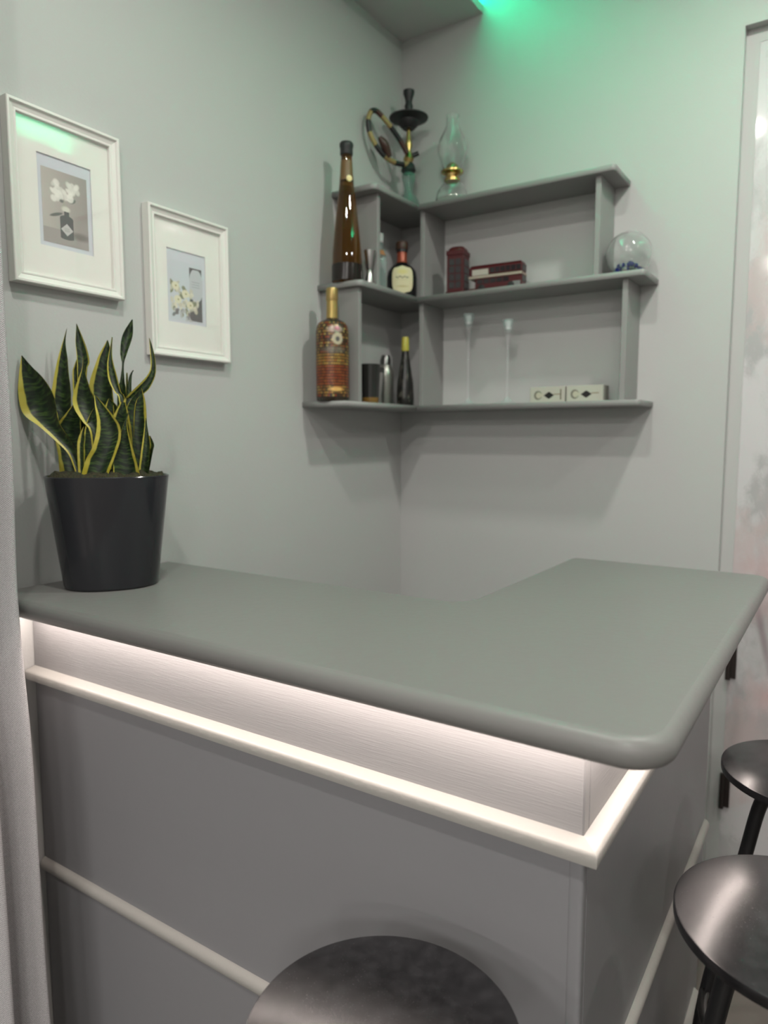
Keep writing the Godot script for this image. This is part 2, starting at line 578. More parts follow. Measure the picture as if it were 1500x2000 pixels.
func build_bar():
	var fz := 1.4555   # front face
	var rx := 1.171    # right face
	var bar := thing("bar_counter", "grey painted L-shaped bar with lit apron and pale mouldings", "bar", Vector3(0, 0, 0))
	part("front_panel", box(Vector3(0.002, 0, fz - 0.02), Vector3(rx - 0.0095, 0.846, fz), 0.0003), M.panel, bar)
	part("side_panel", box(Vector3(rx - 0.02, 0, 0.505), Vector3(rx, 0.846, fz - 0.0205), 0.0003), M.panel, bar)
	# rounded corner bead where the two panels meet
	var bead := begin()
	add_lathe(bead, [Vector2(0.0, 0.0), Vector2(0.0100, 0.0), Vector2(0.0100, 0.846), Vector2(0.0, 0.846)], 32, Vector2.ONE, 4.0, Transform3D(Basis(), Vector3(rx - 0.009, 0, fz - 0.009)))
	part("corner_bead", done(bead), M.panel, bar)
	part("front_apron", box(Vector3(0.002, 0.846, fz - 0.02), Vector3(rx, 1.004, fz), 0.002), M.paint, bar)
	part("side_apron", box(Vector3(rx - 0.02, 0.846, 0.505), Vector3(rx, 1.004, fz - 0.021), 0.001), M.paint, bar)
	# inner side of the bar, towards the bartender
	part("inner_panel", box(Vector3(0.002, 0, 1.14), Vector3(0.85, 1.004, 1.155)), M.panel, bar)
	part("inner_panel", box(Vector3(0.85, 0, 0.505), Vector3(0.865, 1.004, 1.155)), M.panel, bar)
	part("end_panel", box(Vector3(0.865, 0, 0.505), Vector3(rx - 0.02, 1.004, 0.52)), M.panel, bar)
	var ledge := [Vector2(0, -0.022), Vector2(0.019, -0.022), Vector2(0.0225, -0.020), Vector2(0.0235, -0.016), Vector2(0.0235, -0.006), Vector2(0.0225, -0.003), Vector2(0.019, -0.001), Vector2(0, 0.003), Vector2(0, -0.022)]
	var X := Vector3(1, 0, 0)
	var Z := Vector3(0, 0, 1)
	part("shelf_moulding", moulding(Vector3(0.003, 0.866, fz), Vector3(rx, 0.866, fz), Z, Z + X, ledge), M.trim, bar)
	part("shelf_moulding", moulding(Vector3(rx, 0.866, fz), Vector3(rx, 0.866, 0.505), Z + X, X, ledge), M.trim, bar)
	var half := []
	for k in 9:
		var t := -PI / 2 + PI * k / 8.0
		half.append(Vector2(0.012 * cos(t), 0.0145 * sin(t)))
	half.append(half[0])
	part("half_round_moulding", moulding(Vector3(0.003, 0.428, fz), Vector3(rx, 0.428, fz), Z, Z + X, half), M.trim, bar)
	part("half_round_moulding", moulding(Vector3(rx, 0.428, fz), Vector3(rx, 0.428, 0.505), Z + X, X, half), M.trim, bar)
	var base := [Vector2(0, 0.0), Vector2(0.016, 0.0), Vector2(0.015, 0.012), Vector2(0.009, 0.024), Vector2(0, 0.03), Vector2(0, 0)]
	part("base_moulding", moulding(Vector3(0.003, 0, fz), Vector3(rx, 0, fz), Z, Z + X, base), M.trim, bar)
	part("base_moulding", moulding(Vector3(rx, 0, fz), Vector3(rx, 0, 0.535), Z + X, X, base), M.trim, bar)

	var outline := rounded([[Vector2(0.001, 1.552), 0.0], [Vector2(1.281, 1.552), 0.055], [Vector2(1.281, 0.485), 0.04], [Vector2(0.824, 0.485), 0.03], [Vector2(0.824, 1.095), 0.045], [Vector2(0.001, 1.095), 0.0]], 10)
	var prof := []
	for k in 11:
		var t := -PI / 2 + PI * k / 10.0
		prof.append([0.016 * (1.0 - cos(t)), 1.022 + 0.018 * sin(t)])
	single("bar_countertop", slab(outline, prof), M.counter, "thick grey-green painted L-shaped bar top with rounded edges", "countertop")

	# warm LED strips under the overhang, just in front of the apron
	var warm := Color(1.0, 0.935, 0.90)
	var lamp := glow(warm, 3.0)
	var t1 := thing("led_strip", "warm white LED strip under the long front edge of the bar top", "led strip", Vector3(0, 0, 0), 0, "bar top LED strips")
	part("diffuser", box(Vector3(0.02, 0.9995, 1.483), Vector3(1.19, 1.0035, 1.493)), lamp, t1)
	strip_light(t1, Vector3(0.605, 0.998, 1.488), Vector2(1.17, 0.01), 0.165, warm, Vector3(-PI / 2, 0, 0))
	var t2 := thing("led_strip", "warm white LED strip under the right-hand edge of the bar top", "led strip", Vector3(0, 0, 0), 0, "bar top LED strips")
	part("diffuser", box(Vector3(1.198, 0.9995, 0.53), Vector3(1.208, 1.0035, 1.48)), lamp, t2)
	strip_light(t2, Vector3(1.203, 0.998, 1.005), Vector2(0.01, 0.95), 0.13, warm, Vector3(-PI / 2, 0, 0))

func build_green_light():
	# green LED strips lying on top of the two cove lips, hidden from below; they wash the tray ceiling
	var g := Color(0.0, 1.0, 0.72)
	var left := thing("green_led_strip", "green LED strip hidden in the ceiling cove above the left wall", "led strip", Vector3.ZERO, 0, "green cove LED strips")
	part("diffuser", box(Vector3(0.20, 2.7622, 0.01), Vector3(0.215, 2.770, 1.61), 0.002), glow(g, 3.0), left)
	strip_light(left, Vector3(0.2075, 2.772, 0.81), Vector2(0.014, 1.6), 3.5, g, Vector3(PI / 2, 0, 0))
	var right := thing("green_led_strip", "green LED strip hidden in the ceiling cove on the right", "led strip", Vector3.ZERO, 0, "green cove LED strips")
	part("diffuser", box(Vector3(2.06, 2.7622, 0.01), Vector3(2.075, 2.770, 0.91), 0.002), glow(g, 3.0), right)
	strip_light(right, Vector3(2.0675, 2.772, 0.46), Vector2(0.014, 0.9), 0.9, g, Vector3(PI / 2, 0, 0))

func build_shelf():
	var s := thing("corner_shelf", "grey painted stepped corner shelf of three boards on uprights", "shelf", Vector3(0, 0, 0))
	var d := 0.165
	var th := 0.017
	for b in [[1.454, 0.571, 0.902, 0.0], [1.815, 0.492, 0.904, 0.02], [2.114, 0.415, 0.812, 0.02]]:
		var y: float = b[0]
		var pl := rounded([[Vector2(0.001, d), 0.0], [Vector2(0.001, b[1]), 0.0], [Vector2(d, b[1]), b[3]], [Vector2(d, d), 0.0]], 6)
		part("shelf_board", slab(pl, [[0.0015, y - th], [0.0, y - th + 0.0015], [0.0, y - 0.0015], [0.0015, y]]), M.shelf, s)
		var pr := rounded([[Vector2(0.001, 0.001), 0.0], [Vector2(0.001, d), 0.0], [Vector2(b[2], d), 0.012], [Vector2(b[2], 0.001), 0.0]], 6)
		part("shelf_board", slab(pr, [[0.0015, y - th], [0.0, y - th + 0.0015], [0.0, y - 0.0015], [0.0015, y]]), M.shelf, s)
	# uprights [along left wall: z] and [along back wall: x]
	var w := 0.0155
	part("upright", box(Vector3(0.001, 1.454, 0.459), Vector3(0.145, 1.798, 0.459 + w), 0.001), M.shelf, s)
	part("upright", box(Vector3(0.001, 1.815, 0.357), Vector3(0.145, 2.097, 0.357 + w), 0.001), M.shelf, s)
	part("upright", box(Vector3(0.162, 1.454, 0.001), Vector3(0.162 + w, 1.798, 0.145), 0.001), M.shelf, s)
	part("upright", box(Vector3(0.165, 1.815, 0.001), Vector3(0.165 + w, 2.097, 0.145), 0.001), M.shelf, s)
	part("upright", box(Vector3(0.838, 1.454, 0.001), Vector3(0.838 + w, 1.798, 0.145), 0.001), M.shelf, s)
	part("upright", box(Vector3(0.752, 1.815, 0.001), Vector3(0.752 + w, 2.097, 0.145), 0.001), M.shelf, s)

# ------------------------------------------------------------------ framed prints
func print_one() -> Image:
	var im := new_image(240, 340, Color(0.70, 0.68, 0.66))
	for y in 340:
		for x in 240:
			im.set_pixel(x, y, Color(0.72, 0.69, 0.66).lerp(Color(0.57, 0.53, 0.51), x / 240.0) if y < 270 else Color(0.60, 0.57, 0.55))
	dab(im, 200, 284, 50, 16, Color(0.38, 0.33, 0.31, 0.8), 0.5)
	# stems, leaves, blossoms
	for s in [[118, 190, 3, 40, 0.1], [132, 180, 3, 45, -0.3], [110, 150, 3, 30, 0.4]]:
		dab(im, s[0], s[1], s[2], s[3], Color(0.62, 0.62, 0.55), 0.3, s[4])
	dab(im, 70, 204, 34, 7, Color(0.30, 0.31, 0.29), 0.2, -0.35)
	dab(im, 160, 124, 18, 9, Color(0.34, 0.36, 0.33), 0.2, -0.5)
	dab(im, 100, 132, 12, 10, Color(0.36, 0.38, 0.35), 0.2, 0.6)
	rng.seed = 77
	for k in 46:
		var c: Array = [[80, 92, 30, 40], [165, 70, 30, 22], [120, 105, 34, 24]][k % 3]
		var v := rng.randf_range(0.84, 0.96)
		dab(im, c[0] + rng.randf_range(-1, 1) * c[2], c[1] + rng.randf_range(-1, 1) * c[3], rng.randf_range(10, 18), rng.randf_range(8, 15), Color(v, v * 0.985, v * 0.95, 0.8), 0.25, rng.randf() * 3)
	dab(im, 122, 170, 22, 14, Color(0.83, 0.82, 0.77), 0.3)
	# dark bottle with a pale diamond label
	im.fill_rect(Rect2i(112, 180, 26, 36), Color(0.16, 0.15, 0.15))
	dab(im, 124, 214, 35, 16, Color(0.16, 0.15, 0.15), 0.05)
	im.fill_rect(Rect2i(89, 214, 70, 90), Color(0.16, 0.15, 0.15))
	dab(im, 124, 303, 35, 8, Color(0.16, 0.15, 0.15), 0.05)
	for y in range(236, 296):
		for x in range(92, 157):
			if absf(x - 124) / 33.0 + absf(y - 264) / 29.0 < 1.0:
				im.set_pixel(x, y, Color(0.76, 0.75, 0.74))
	for y in [258, 265, 271]:
		im.fill_rect(Rect2i(110, y, 28, 2), Color(0.55, 0.54, 0.54))
	return im

func print_two() -> Image:
	var im := new_image(240, 330, Color(0.78, 0.80, 0.83))
	rng.seed = 31
	# dark bottle at the right with a pale label
	im.fill_rect(Rect2i(140, 22, 92, 300), Color(0.17, 0.16, 0.16))
	for y in range(30, 210):
		for x in range(140, 238):
			if pow(absf(x - 188) / 50.0, 2.4) + pow(absf(y - 118) / 92.0, 2.4) < 1.0:
				im.set_pixel(x, y, Color(0.74, 0.75, 0.77))
	for y in [98, 112, 126]:
		im.fill_rect(Rect2i(158, y, 58, 3), Color(0.56, 0.57, 0.6))
	# roses and leaves
	for k in 60:
		var c: Array = [[40, 150, 40, 30], [110, 190, 46, 50], [40, 230, 36, 40], [130, 260, 50, 40], [170, 240, 30, 30]][k % 5]
		var green := rng.randf() < 0.35
		var v := rng.randf_range(0.72, 0.92)
		var col := Color(0.42, 0.44, 0.28) if green else Color(v, v * 0.97, v * 0.86)
		dab(im, c[0] + rng.randf_range(-1, 1) * c[2], c[1] + rng.randf_range(-1, 1) * c[3], rng.randf_range(9, 20), rng.randf_range(7, 14), Color(col, 0.85), 0.2, rng.randf() * 3)
	for c in [[108, 176], [52, 214], [140, 236], [36, 140]]:
		for k in 5:
			var r := 26.0 - k * 5
			var v2 := 0.9 - 0.06 * (k % 2)
			dab(im, c[0] + k, c[1] - k, r, r * 0.85, Color(v2, v2 * 0.98, v2 * 0.84), 0.15)
		dab(im, c[0] + 4, c[1], 6, 5, Color(0.62, 0.58, 0.32), 0.4)
	for k in 14:
		dab(im, rng.randf_range(10, 150), rng.randf_range(265, 325), 14, 9, Color(0.30, 0.28, 0.28, 0.8) if k % 2 else Color(0.70, 0.70, 0.70, 0.8), 0.3, rng.randf() * 3)
	return im

func flat_yz(lo: Vector2, hi: Vector2, x: float) -> ArrayMesh:
	# rectangle on the left wall, facing +x; Vector2 = (z, y); u runs from high z (left as seen) to low z
	var st := begin()
	vert(st, Vector3(x, lo.y, hi.x), Vector2(0, 1)); vert(st, Vector3(x, hi.y, hi.x), Vector2(0, 0)); vert(st, Vector3(x, hi.y, lo.x), Vector2(1, 0))
	vert(st, Vector3(x, lo.y, hi.x), Vector2(0, 1)); vert(st, Vector3(x, hi.y, lo.x), Vector2(1, 0)); vert(st, Vector3(x, lo.y, lo.x), Vector2(1, 1))
	return done(st)

func framed(zc: float, yc: float, label: String, pic: Image, sheet: Rect2, inner: Rect2):
	# sheet and inner are given relative to the frame centre as (z, y, dz, dy)
	var t := thing("picture_frame", label, "picture frame", Vector3(0.0, yc, zc), 0, "white framed prints on the left wall")
	var hw := 0.126
	var hh := 0.1735
	# moulding profile from the outer back round to the inner rebate: (inset from outside, height off the wall)
	var prof := [[0.0, 0.001], [0.0, 0.0235], [0.0015, 0.025], [0.0055, 0.025], [0.007, 0.0235], [0.0085, 0.0205], [0.0165, 0.0175], [0.018, 0.0185], [0.021, 0.0185], [0.022, 0.0175], [0.022, 0.008]]
	var corner := [Vector2(-1, -1), Vector2(-1, 1), Vector2(1, 1), Vector2(1, -1)]
	for e in 4:
		var st := begin()
		st.set_smooth_group(-1)
		var c0: Vector2 = corner[e]
		var c1: Vector2 = corner[(e + 1) % 4]
		for i in prof.size() - 1:
			var q := []
			for cc in [c0, c1]:
				for k in [i, i + 1]:
					q.append(Vector3(prof[k][1], cc.y * (hh - prof[k][0]), -cc.x * (hw - prof[k][0])))
			quad(st, q[0], q[1], q[3], q[2])
		var rail := part("rail", done(st), M.frame, t)
		rail.set_meta("label", "white moulded frame side")
	part("backing", box(Vector3(0.001, -hh + 0.004, -hw + 0.004), Vector3(0.006, hh - 0.004, hw - 0.004)), M.mat_board, t)
	# mat board with a window cut through it
	var o := Vector2(hw - 0.02, hh - 0.02)
	var st2 := begin()
	add_box(st2, Vector3(0.008, -o.y, -o.x), Vector3(0.010, sheet.position.y, o.x))
	add_box(st2, Vector3(0.008, sheet.end.y, -o.x), Vector3(0.010, o.y, o.x))
	add_box(st2, Vector3(0.008, sheet.position.y, -o.x), Vector3(0.010, sheet.end.y, sheet.position.x))
	add_box(st2, Vector3(0.008, sheet.position.y, sheet.end.x), Vector3(0.010, sheet.end.y, o.x))
	part("mat_board", done(st2), M.mat_board, t)
	part("paper", flat_yz(sheet.position - Vector2(0.004, 0.004), sheet.end + Vector2(0.004, 0.004), 0.0070), mat(lin(0.60, 0.62, 0.68), 0.6), t)
	var pm := mat(Color(1, 1, 1), 0.5)
	pm.albedo_texture = tex_of(pic)
	pm.texture_repeat = false
	part("print", flat_yz(inner.position, inner.end, 0.0074), pm, t)
	part("glass", box(Vector3(0.0135, -o.y, -o.x), Vector3(0.0145, o.y, o.x)), M.pane, t)

func build_frames():
	framed(1.340, 1.827, "white framed print of pale blossoms in a dark bottle, nearest the curtain", print_one(), Rect2(-0.061, -0.089, 0.122, 0.181), Rect2(-0.051, -0.080, 0.103, 0.148))
	framed(1.016, 1.715, "white framed print of roses beside a dark bottle, hanging lower and nearer the shelf", print_two(), Rect2(-0.057, -0.087, 0.122, 0.174), Rect2(-0.049, -0.081, 0.104, 0.143))

# ------------------------------------------------------------------ snake plant
func leaf_tex() -> ImageTexture:
	var w := 96
	var h := 384
	var im := new_image(w, h, Color(0, 0, 0))
	var n := FastNoiseLite.new()
	n.seed = 9
	n.frequency = 0.02
	n.fractal_octaves = 3
	for y in h:
		for x in w:
			var u := (x + 0.5) / w
			var band := n.get_noise_2d(x * 0.9, y * 3.6 + 14.0 * sin(u * 9.0))
			var c := Color(0.05, 0.115, 0.055).lerp(Color(0.22, 0.31, 0.13), clampf(band * 1.5 + 0.28, 0, 1))
			var edge := minf(u, 1.0 - u) + 0.025 * n.get_noise_2d(x * 0.2 + 300, y * 0.7)
			var k := clampf((0.155 - edge) / 0.03, 0, 1)
			var yellow := Color(0.66, 0.62, 0.20).lerp(Color(0.76, 0.72, 0.34), clampf(n.get_noise_2d(40, y * 0.8) + 0.5, 0, 1))
			im.set_pixel(x, y, c.lerp(yellow, k))
	return tex_of(im)

# blade between two edge curves from base to tip; the midrib lies a little behind the edges; ul..ur = share of the variegation it shows
func leaf(left: Array, right: Array, ul: float, ur: float, front: Vector3) -> ArrayMesh:
	var cl := Curve3D.new()
	var cr := Curve3D.new()
	for e in [[left, cl], [right, cr]]:
		var pts: Array = e[0]
		for i in pts.size():
			var tang: Vector3 = (pts[mini(i + 1, pts.size() - 1)] - pts[maxi(i - 1, 0)]) / 6.0
			e[1].add_point(pts[i], -tang, tang)
	var n := 40
	var st := begin()
	var rows := []
	for i in n + 1:
		var t := float(i) / n
		var a: Vector3 = cl.sample_baked(cl.get_baked_length() * t, true)
		var b: Vector3 = cr.sample_baked(cr.get_baked_length() * t, true)
		var w := (b - a).length()
		var row := []
		for k in 9:
			var s := k / 4.0 - 1.0
			var q := a.lerp(b, k / 8.0) - front * (0.22 * w * (1.0 - s * s))
			row.append([q, Vector2(lerpf(ul, ur, k / 8.0), 1.0 - t)])
		rows.append(row)
	for face in [1.0, -1.0]:
		st.set_smooth_group(0 if face > 0 else 1)
		for i in n:
			for k in 8:
				var q := []
				for c in [rows[i][k], rows[i + 1][k], rows[i + 1][k + 1], rows[i][k + 1]]:
					q.append([c[0] + front * 0.0006 * face, c[1]])
				var order := [0, 1, 2, 0, 2, 3] if face > 0 else [0, 2, 1, 0, 3, 2]
				for o in order:
					vert(st, q[o][0], q[o][1])
	return done(st)

func build_plant():
	var at := Vector3(0.136, 1.0402, 1.356)
	var t := thing("snake_plant", "variegated snake plant in a glossy charcoal pot on the bar top", "potted plant", at)
	var pot := mat(lin(0.022, 0.023, 0.027), 0.16, 0, 0.5)
	var turn := Vector3(0, 0.95, 0)
	var squash := Vector2(1.0, 0.84)
	part("pot", lathe([Vector2(0, 0), Vector2(0.086, 0), Vector2(0.0905, 0.002), Vector2(0.093, 0.006), Vector2(0.1195, 0.222), Vector2(0.1205, 0.227), Vector2(0.1195, 0.2285), Vector2(0.1175, 0.2285), Vector2(0.1155, 0.226), Vector2(0.112, 0.19), Vector2(0, 0.188)], 72, squash, 2.25), pot, t, Vector3.ZERO, turn)
	# mossy soil: a lumpy mound filling the pot
	var n := FastNoiseLite.new()
	n.seed = 6
	n.frequency = 26.0
	n.fractal_octaves = 4
	var st := begin()
	st.set_smooth_group(0)
	var rows := []
	for i in 15:
		var row := []
		for k in 56:
			var a := TAU * k / 56.0
			var r := 0.1155 * i / 14.0
			var p := Vector3(cos(a) * r, 0, sin(a) * r * 0.84).rotated(Vector3.UP, 0.95)
			p.y = 0.230 + 0.006 * (1.0 - i / 14.0) + 0.011 * n.get_noise_2d(p.x, p.z) + 0.012 * maxf(0.0, n.get_noise_2d(p.x * 0.4 + 9, p.z * 0.4))
			if i == 14:
				p.y = 0.219
			row.append(p)
		rows.append(row)
	for i in 14:
		for k in 56:
			quad(st, rows[i][k], rows[i][(k + 1) % 56], rows[i + 1][(k + 1) % 56], rows[i + 1][k])
	var soil := mat(Color(1, 1, 1), 0.95)
	var g := Gradient.new()
	g.set_color(0, Color(0.10, 0.085, 0.06))
	g.set_color(1, Color(0.27, 0.27, 0.13))
	soil.albedo_texture = noise_tex(0.05, 256, 5, 15, g)
	relief(soil, noise_tex(0.08, 256, 4, 16), 0.5, Vector3(9, 9, 9))
	part("soil", done(st), soil, t)
	var lm := mat(Color(1, 1, 1), 0.42)
	lm.albedo_texture = leaf_tex()
	lm.texture_repeat = false
	# left and right edge of every blade, base to tip, in millimetres from the foot of the pot
	var front := Vector3(0.55, 0, 0.835)
	var blades := [
		[[[-24, 214, 51], [-41, 269, 58], [-66, 299, 71], [-96, 328, 86], [-124, 353, 101], [-128, 391, 107], [-128, 435, 103], [-128, 470, 96]], [[-15, 214, 46], [-30, 285, 52], [-50, 317, 60], [-63, 342, 65], [-72, 388, 66], [-90, 422, 74], [-114, 449, 86], [-128, 470, 96]], 0.00, 0.87],
		[[[-110, 214, 37], [-115, 346, 39], [-122, 375, 43], [-117, 420, 38], [-107, 469, 31], [-96, 511, 22], [-91, 531, 18]], [[-87, 214, 21], [-86, 357, 20], [-86, 403, 19], [-89, 436, 20], [-91, 469, 20], [-94, 501, 21], [-91, 531, 18]], 0.00, 0.88],
		[[[-81, 214, 11], [-77, 439, 8], [-78, 471, 7], [-80, 504, 7], [-79, 528, 5], [-79, 540, 4]], [[-67, 214, 2], [-61, 439, -3], [-56, 460, -7], [-60, 485, -6], [-68, 511, -2], [-78, 540, 4]], 0.10, 1.00],
		[[[-98, 214, 5], [-99, 432, 5], [-95, 454, 3], [-89, 471, -1]], [[-91, 214, 0], [-88, 432, -2], [-87, 454, -2], [-88, 471, -2]], 0.00, 0.80],
		[[[-13, 214, 23], [-16, 312, 25], [-28, 337, 33], [-41, 362, 41], [-44, 385, 43], [-35, 417, 37], [-26, 443, 31], [-23, 468, 29]], [[0, 214, 14], [-1, 312, 15], [-2, 347, 16], [-5, 378, 17], [-13, 403, 23], [-19, 428, 27], [-22, 448, 29], [-22, 468, 29]], 0.00, 0.90],
		[[[-45, 214, 6], [-45, 356, 4], [-47, 400, 3], [-45, 423, 1], [-38, 451, -6], [-30, 477, -13], [-21, 497, -21], [-18, 505, -24]], [[-3, 214, -22], [-3, 356, -23], [-6, 394, -24], [-8, 421, -24], [-10, 451, -24], [-11, 477, -25], [-13, 492, -26], [-17, 505, -25]], 0.00, 0.90],
		[[[16, 214, -25], [14, 373, -25], [4, 399, -20], [-6, 424, -15], [-8, 455, -15], [-5, 481, -19], [-1, 510, -23]], [[25, 214, -31], [24, 373, -32], [15, 399, -28], [9, 429, -25], [3, 455, -22], [-1, 476, -22], [0, 510, -24]], 0.00, 1.00],
		[[[-8, 214, -31], [-4, 389, -33], [1, 421, -37], [6, 456, -40], [4, 480, -38], [9, 516, -42], [26, 547, -53]], [[8, 214, -41], [11, 389, -43], [9, 421, -42], [9, 456, -42], [16, 480, -46], [26, 514, -53], [27, 547, -54]], 0.13, 0.87],
		[[[19, 214, -22], [24, 369, -26], [28, 387, -30], [50, 412, -44], [65, 431, -55], [71, 449, -60], [71, 479, -60], [69, 507, -60]], [[37, 214, -34], [44, 364, -39], [58, 393, -49], [68, 404, -56], [79, 431, -64], [80, 459, -65], [75, 489, -63], [70, 507, -60]], 0.00, 0.92],
		[[[3, 214, 67], [13, 258, 59], [25, 286, 50], [31, 316, 44], [32, 341, 42], [29, 368, 43], [27, 390, 42]], [[45, 214, 40], [61, 264, 27], [72, 302, 19], [70, 327, 18], [61, 345, 23], [46, 366, 31], [28, 389, 41]], 0.00, 1.00],
		[[[53, 214, 25], [54, 270, 23], [61, 298, 17], [69, 328, 10], [78, 357, 3]], [[101, 214, -6], [89, 270, 0], [79, 314, 5], [76, 338, 5], [79, 357, 2]], 0.12, 1.00],
		[[[45, 214, -30], [37, 291, -26], [33, 339, -25], [36, 372, -28], [58, 406, -44]], [[65, 214, -43], [73, 283, -50], [69, 328, -48], [66, 377, -48], [59, 406, -45]], 0.12, 1.00],
		[[[68, 214, -19], [77, 284, -26], [81, 317, -30], [83, 344, -33]], [[87, 214, -31], [91, 284, -35], [88, 312, -35], [84, 344, -34]], 0.00, 0.85],
		[[[61, 214, -41], [64, 268, -45], [68, 291, -49], [69, 309, -51]], [[67, 214, -44], [77, 276, -53], [78, 291, -56], [71, 309, -53]], 0.00, 0.30],
		[[[-75, 214, 50], [-85, 268, 54], [-91, 299, 55], [-91, 328, 53], [-76, 352, 41], [-61, 375, 29]], [[-46, 214, 30], [-45, 281, 27], [-46, 326, 26], [-48, 347, 25], [-55, 365, 27], [-61, 376, 28]], 0.05, 0.90],
		[[[-14, 214, 57], [-16, 280, 56], [-15, 304, 53], [-7, 327, 46]], [[-5, 214, 51], [-5, 280, 50], [-4, 304, 47], [-6, 327, 46]], 0.00, 0.40],
		[[[-23, 214, 39], [-25, 291, 35], [-24, 334, 28], [-13, 368, 15]], [[14, 214, 15], [9, 291, 12], [2, 334, 11], [-12, 368, 14]], 0.10, 0.90],
		[[[9, 214, 8], [7, 289, 5], [10, 332, -2], [27, 377, -18]], [[52, 214, -20], [51, 303, -24], [44, 346, -24], [35, 377, -23]], 0.00, 1.00],
		[[[8, 214, -41], [15, 417, -46], [24, 444, -52]], [[17, 214, -47], [21, 422, -50], [26, 444, -53]], 0.15, 0.85],
		[[[-2, 214, -46], [3, 422, -50], [5, 440, -51]], [[5, 214, -51], [7, 422, -52], [6, 440, -52]], 0.00, 1.00],
		[[[-81, 214, 29], [-83, 290, 29], [-82, 334, 26], [-69, 371, 16]], [[-44, 214, 5], [-41, 290, 1], [-45, 339, 2], [-68, 372, 15]], 0.10, 1.00],
		[[[-25, 214, 4], [-22, 301, -2], [-18, 356, -8], [-11, 386, -17]], [[21, 214, -26], [24, 301, -32], [14, 356, -29], [-10, 387, -17]], 0.00, 0.90],
		[[[15, 214, -34], [22, 302, -41], [31, 356, -49], [39, 389, -56]], [[50, 214, -57], [54, 294, -62], [48, 356, -59], [40, 389, -56]], 0.10, 1.00],
	]
	for l in blades:
		var e := [[], []]
		for s in 2:
			for q in l[s]:
				e[s].append(Vector3(q[0], q[1], q[2]) * 0.001)
		part("leaf", leaf(e[0], e[1], l[2], l[3], front), lm, t)

# ------------------------------------------------------------------ curtain
func build_curtain():
	var fabric := mat(lin(0.74, 0.725, 0.735), 0.9, 0, 0.3)
	var weave := new_image(128, 128, Color.BLACK)
	rng.seed = 5
	for y in 128:
		for x in 128:
			var v := 0.5 + 0.28 * sin(x * TAU / 8.0) * (1.0 if (y / 4) % 2 == 0 else -1.0) + 0.2 * sin(y * TAU / 4.0)
			v += rng.randf_range(-0.12, 0.12)
			weave.set_pixel(x, y, Color(v, v, v))
	var wt := tex_of(weave)
	var tone := new_image(128, 128, Color.WHITE)
	for y in 128:
		for x in 128:
			var v := clampf(0.80 + 0.42 * (weave.get_pixel(x, y).r - 0.5) + rng.randf_range(-0.12, 0.12), 0, 1)
			tone.set_pixel(x, y, Color(v, v, v))
	fabric.albedo_texture = tex_of(tone)
	fabric.heightmap_enabled = true
	fabric.heightmap_texture = wt
	fabric.heightmap_scale = 0.08
	fabric.uv1_scale = Vector3(14, 18, 1)
	fabric.rim_enabled = true
	fabric.rim = 0.2
	var t := thing("curtain", "grey woven curtain hanging at the left end of the bar", "curtain")
	var st := begin()
	st.set_smooth_group(0)
	# plan of the folds (x, z) from the leading edge back along the left wall
	var plan := smooth_path([Vector3(0.030, 0, 1.575), Vector3(0.100, 0, 1.563), Vector3(0.155, 0, 1.561), Vector3(0.172, 0, 1.569), Vector3(0.155, 0, 1.588), Vector3(0.120, 0, 1.610), Vector3(0.140, 0, 1.630), Vector3(0.182, 0, 1.640), Vector3(0.190, 0, 1.657), Vector3(0.140, 0, 1.700), Vector3(0.090, 0, 1.750), Vector3(0.170, 0, 1.810), Vector3(0.100, 0, 1.870), Vector3(0.170, 0, 1.950), Vector3(0.100, 0, 2.030), Vector3(0.170, 0, 2.120), Vector3(0.100, 0, 2.220), Vector3(0.150, 0, 2.320)], 7)
	var rows := []
	var heights := []
	for i in 57:
		heights.append(0.012 + (2.70 - 0.012) * i / 56.0)
	for y in heights:
		var row := []
		var u := 0.0
		# the cloth is drawn in a little where it brushes the end of the bar top
		var pull := -0.02 * exp(-pow((y - 1.06) / 0.2, 2)) + 0.027 * clampf((0.9 - y) / 0.8, 0, 1)
		for i in plan.size():
			var p: Vector3 = plan[i]
			if i > 0:
				u += (p - plan[i - 1]).length()
			var f := clampf(p.x / 0.172, 0, 1.2)
			row.append([Vector3(p.x + pull * f, y, p.z + 0.006 * sin(y * 5.0 + p.z * 20.0) * 0.5 + 0.003), Vector2(u, y)])
		rows.append(row)
	for i in rows.size() - 1:
		for j in plan.size() - 1:
			var q := [rows[i][j], rows[i + 1][j], rows[i + 1][j + 1], rows[i][j + 1]]
			for o in [0, 1, 2, 0, 2, 3]:
				vert(st, q[o][0], q[o][1])
	part("cloth", done(st), fabric, t)
	part("rail", tube([Vector3(0.13, 2.71, 1.55), Vector3(0.13, 2.71, 2.38)], 0.010), M.frame, t)

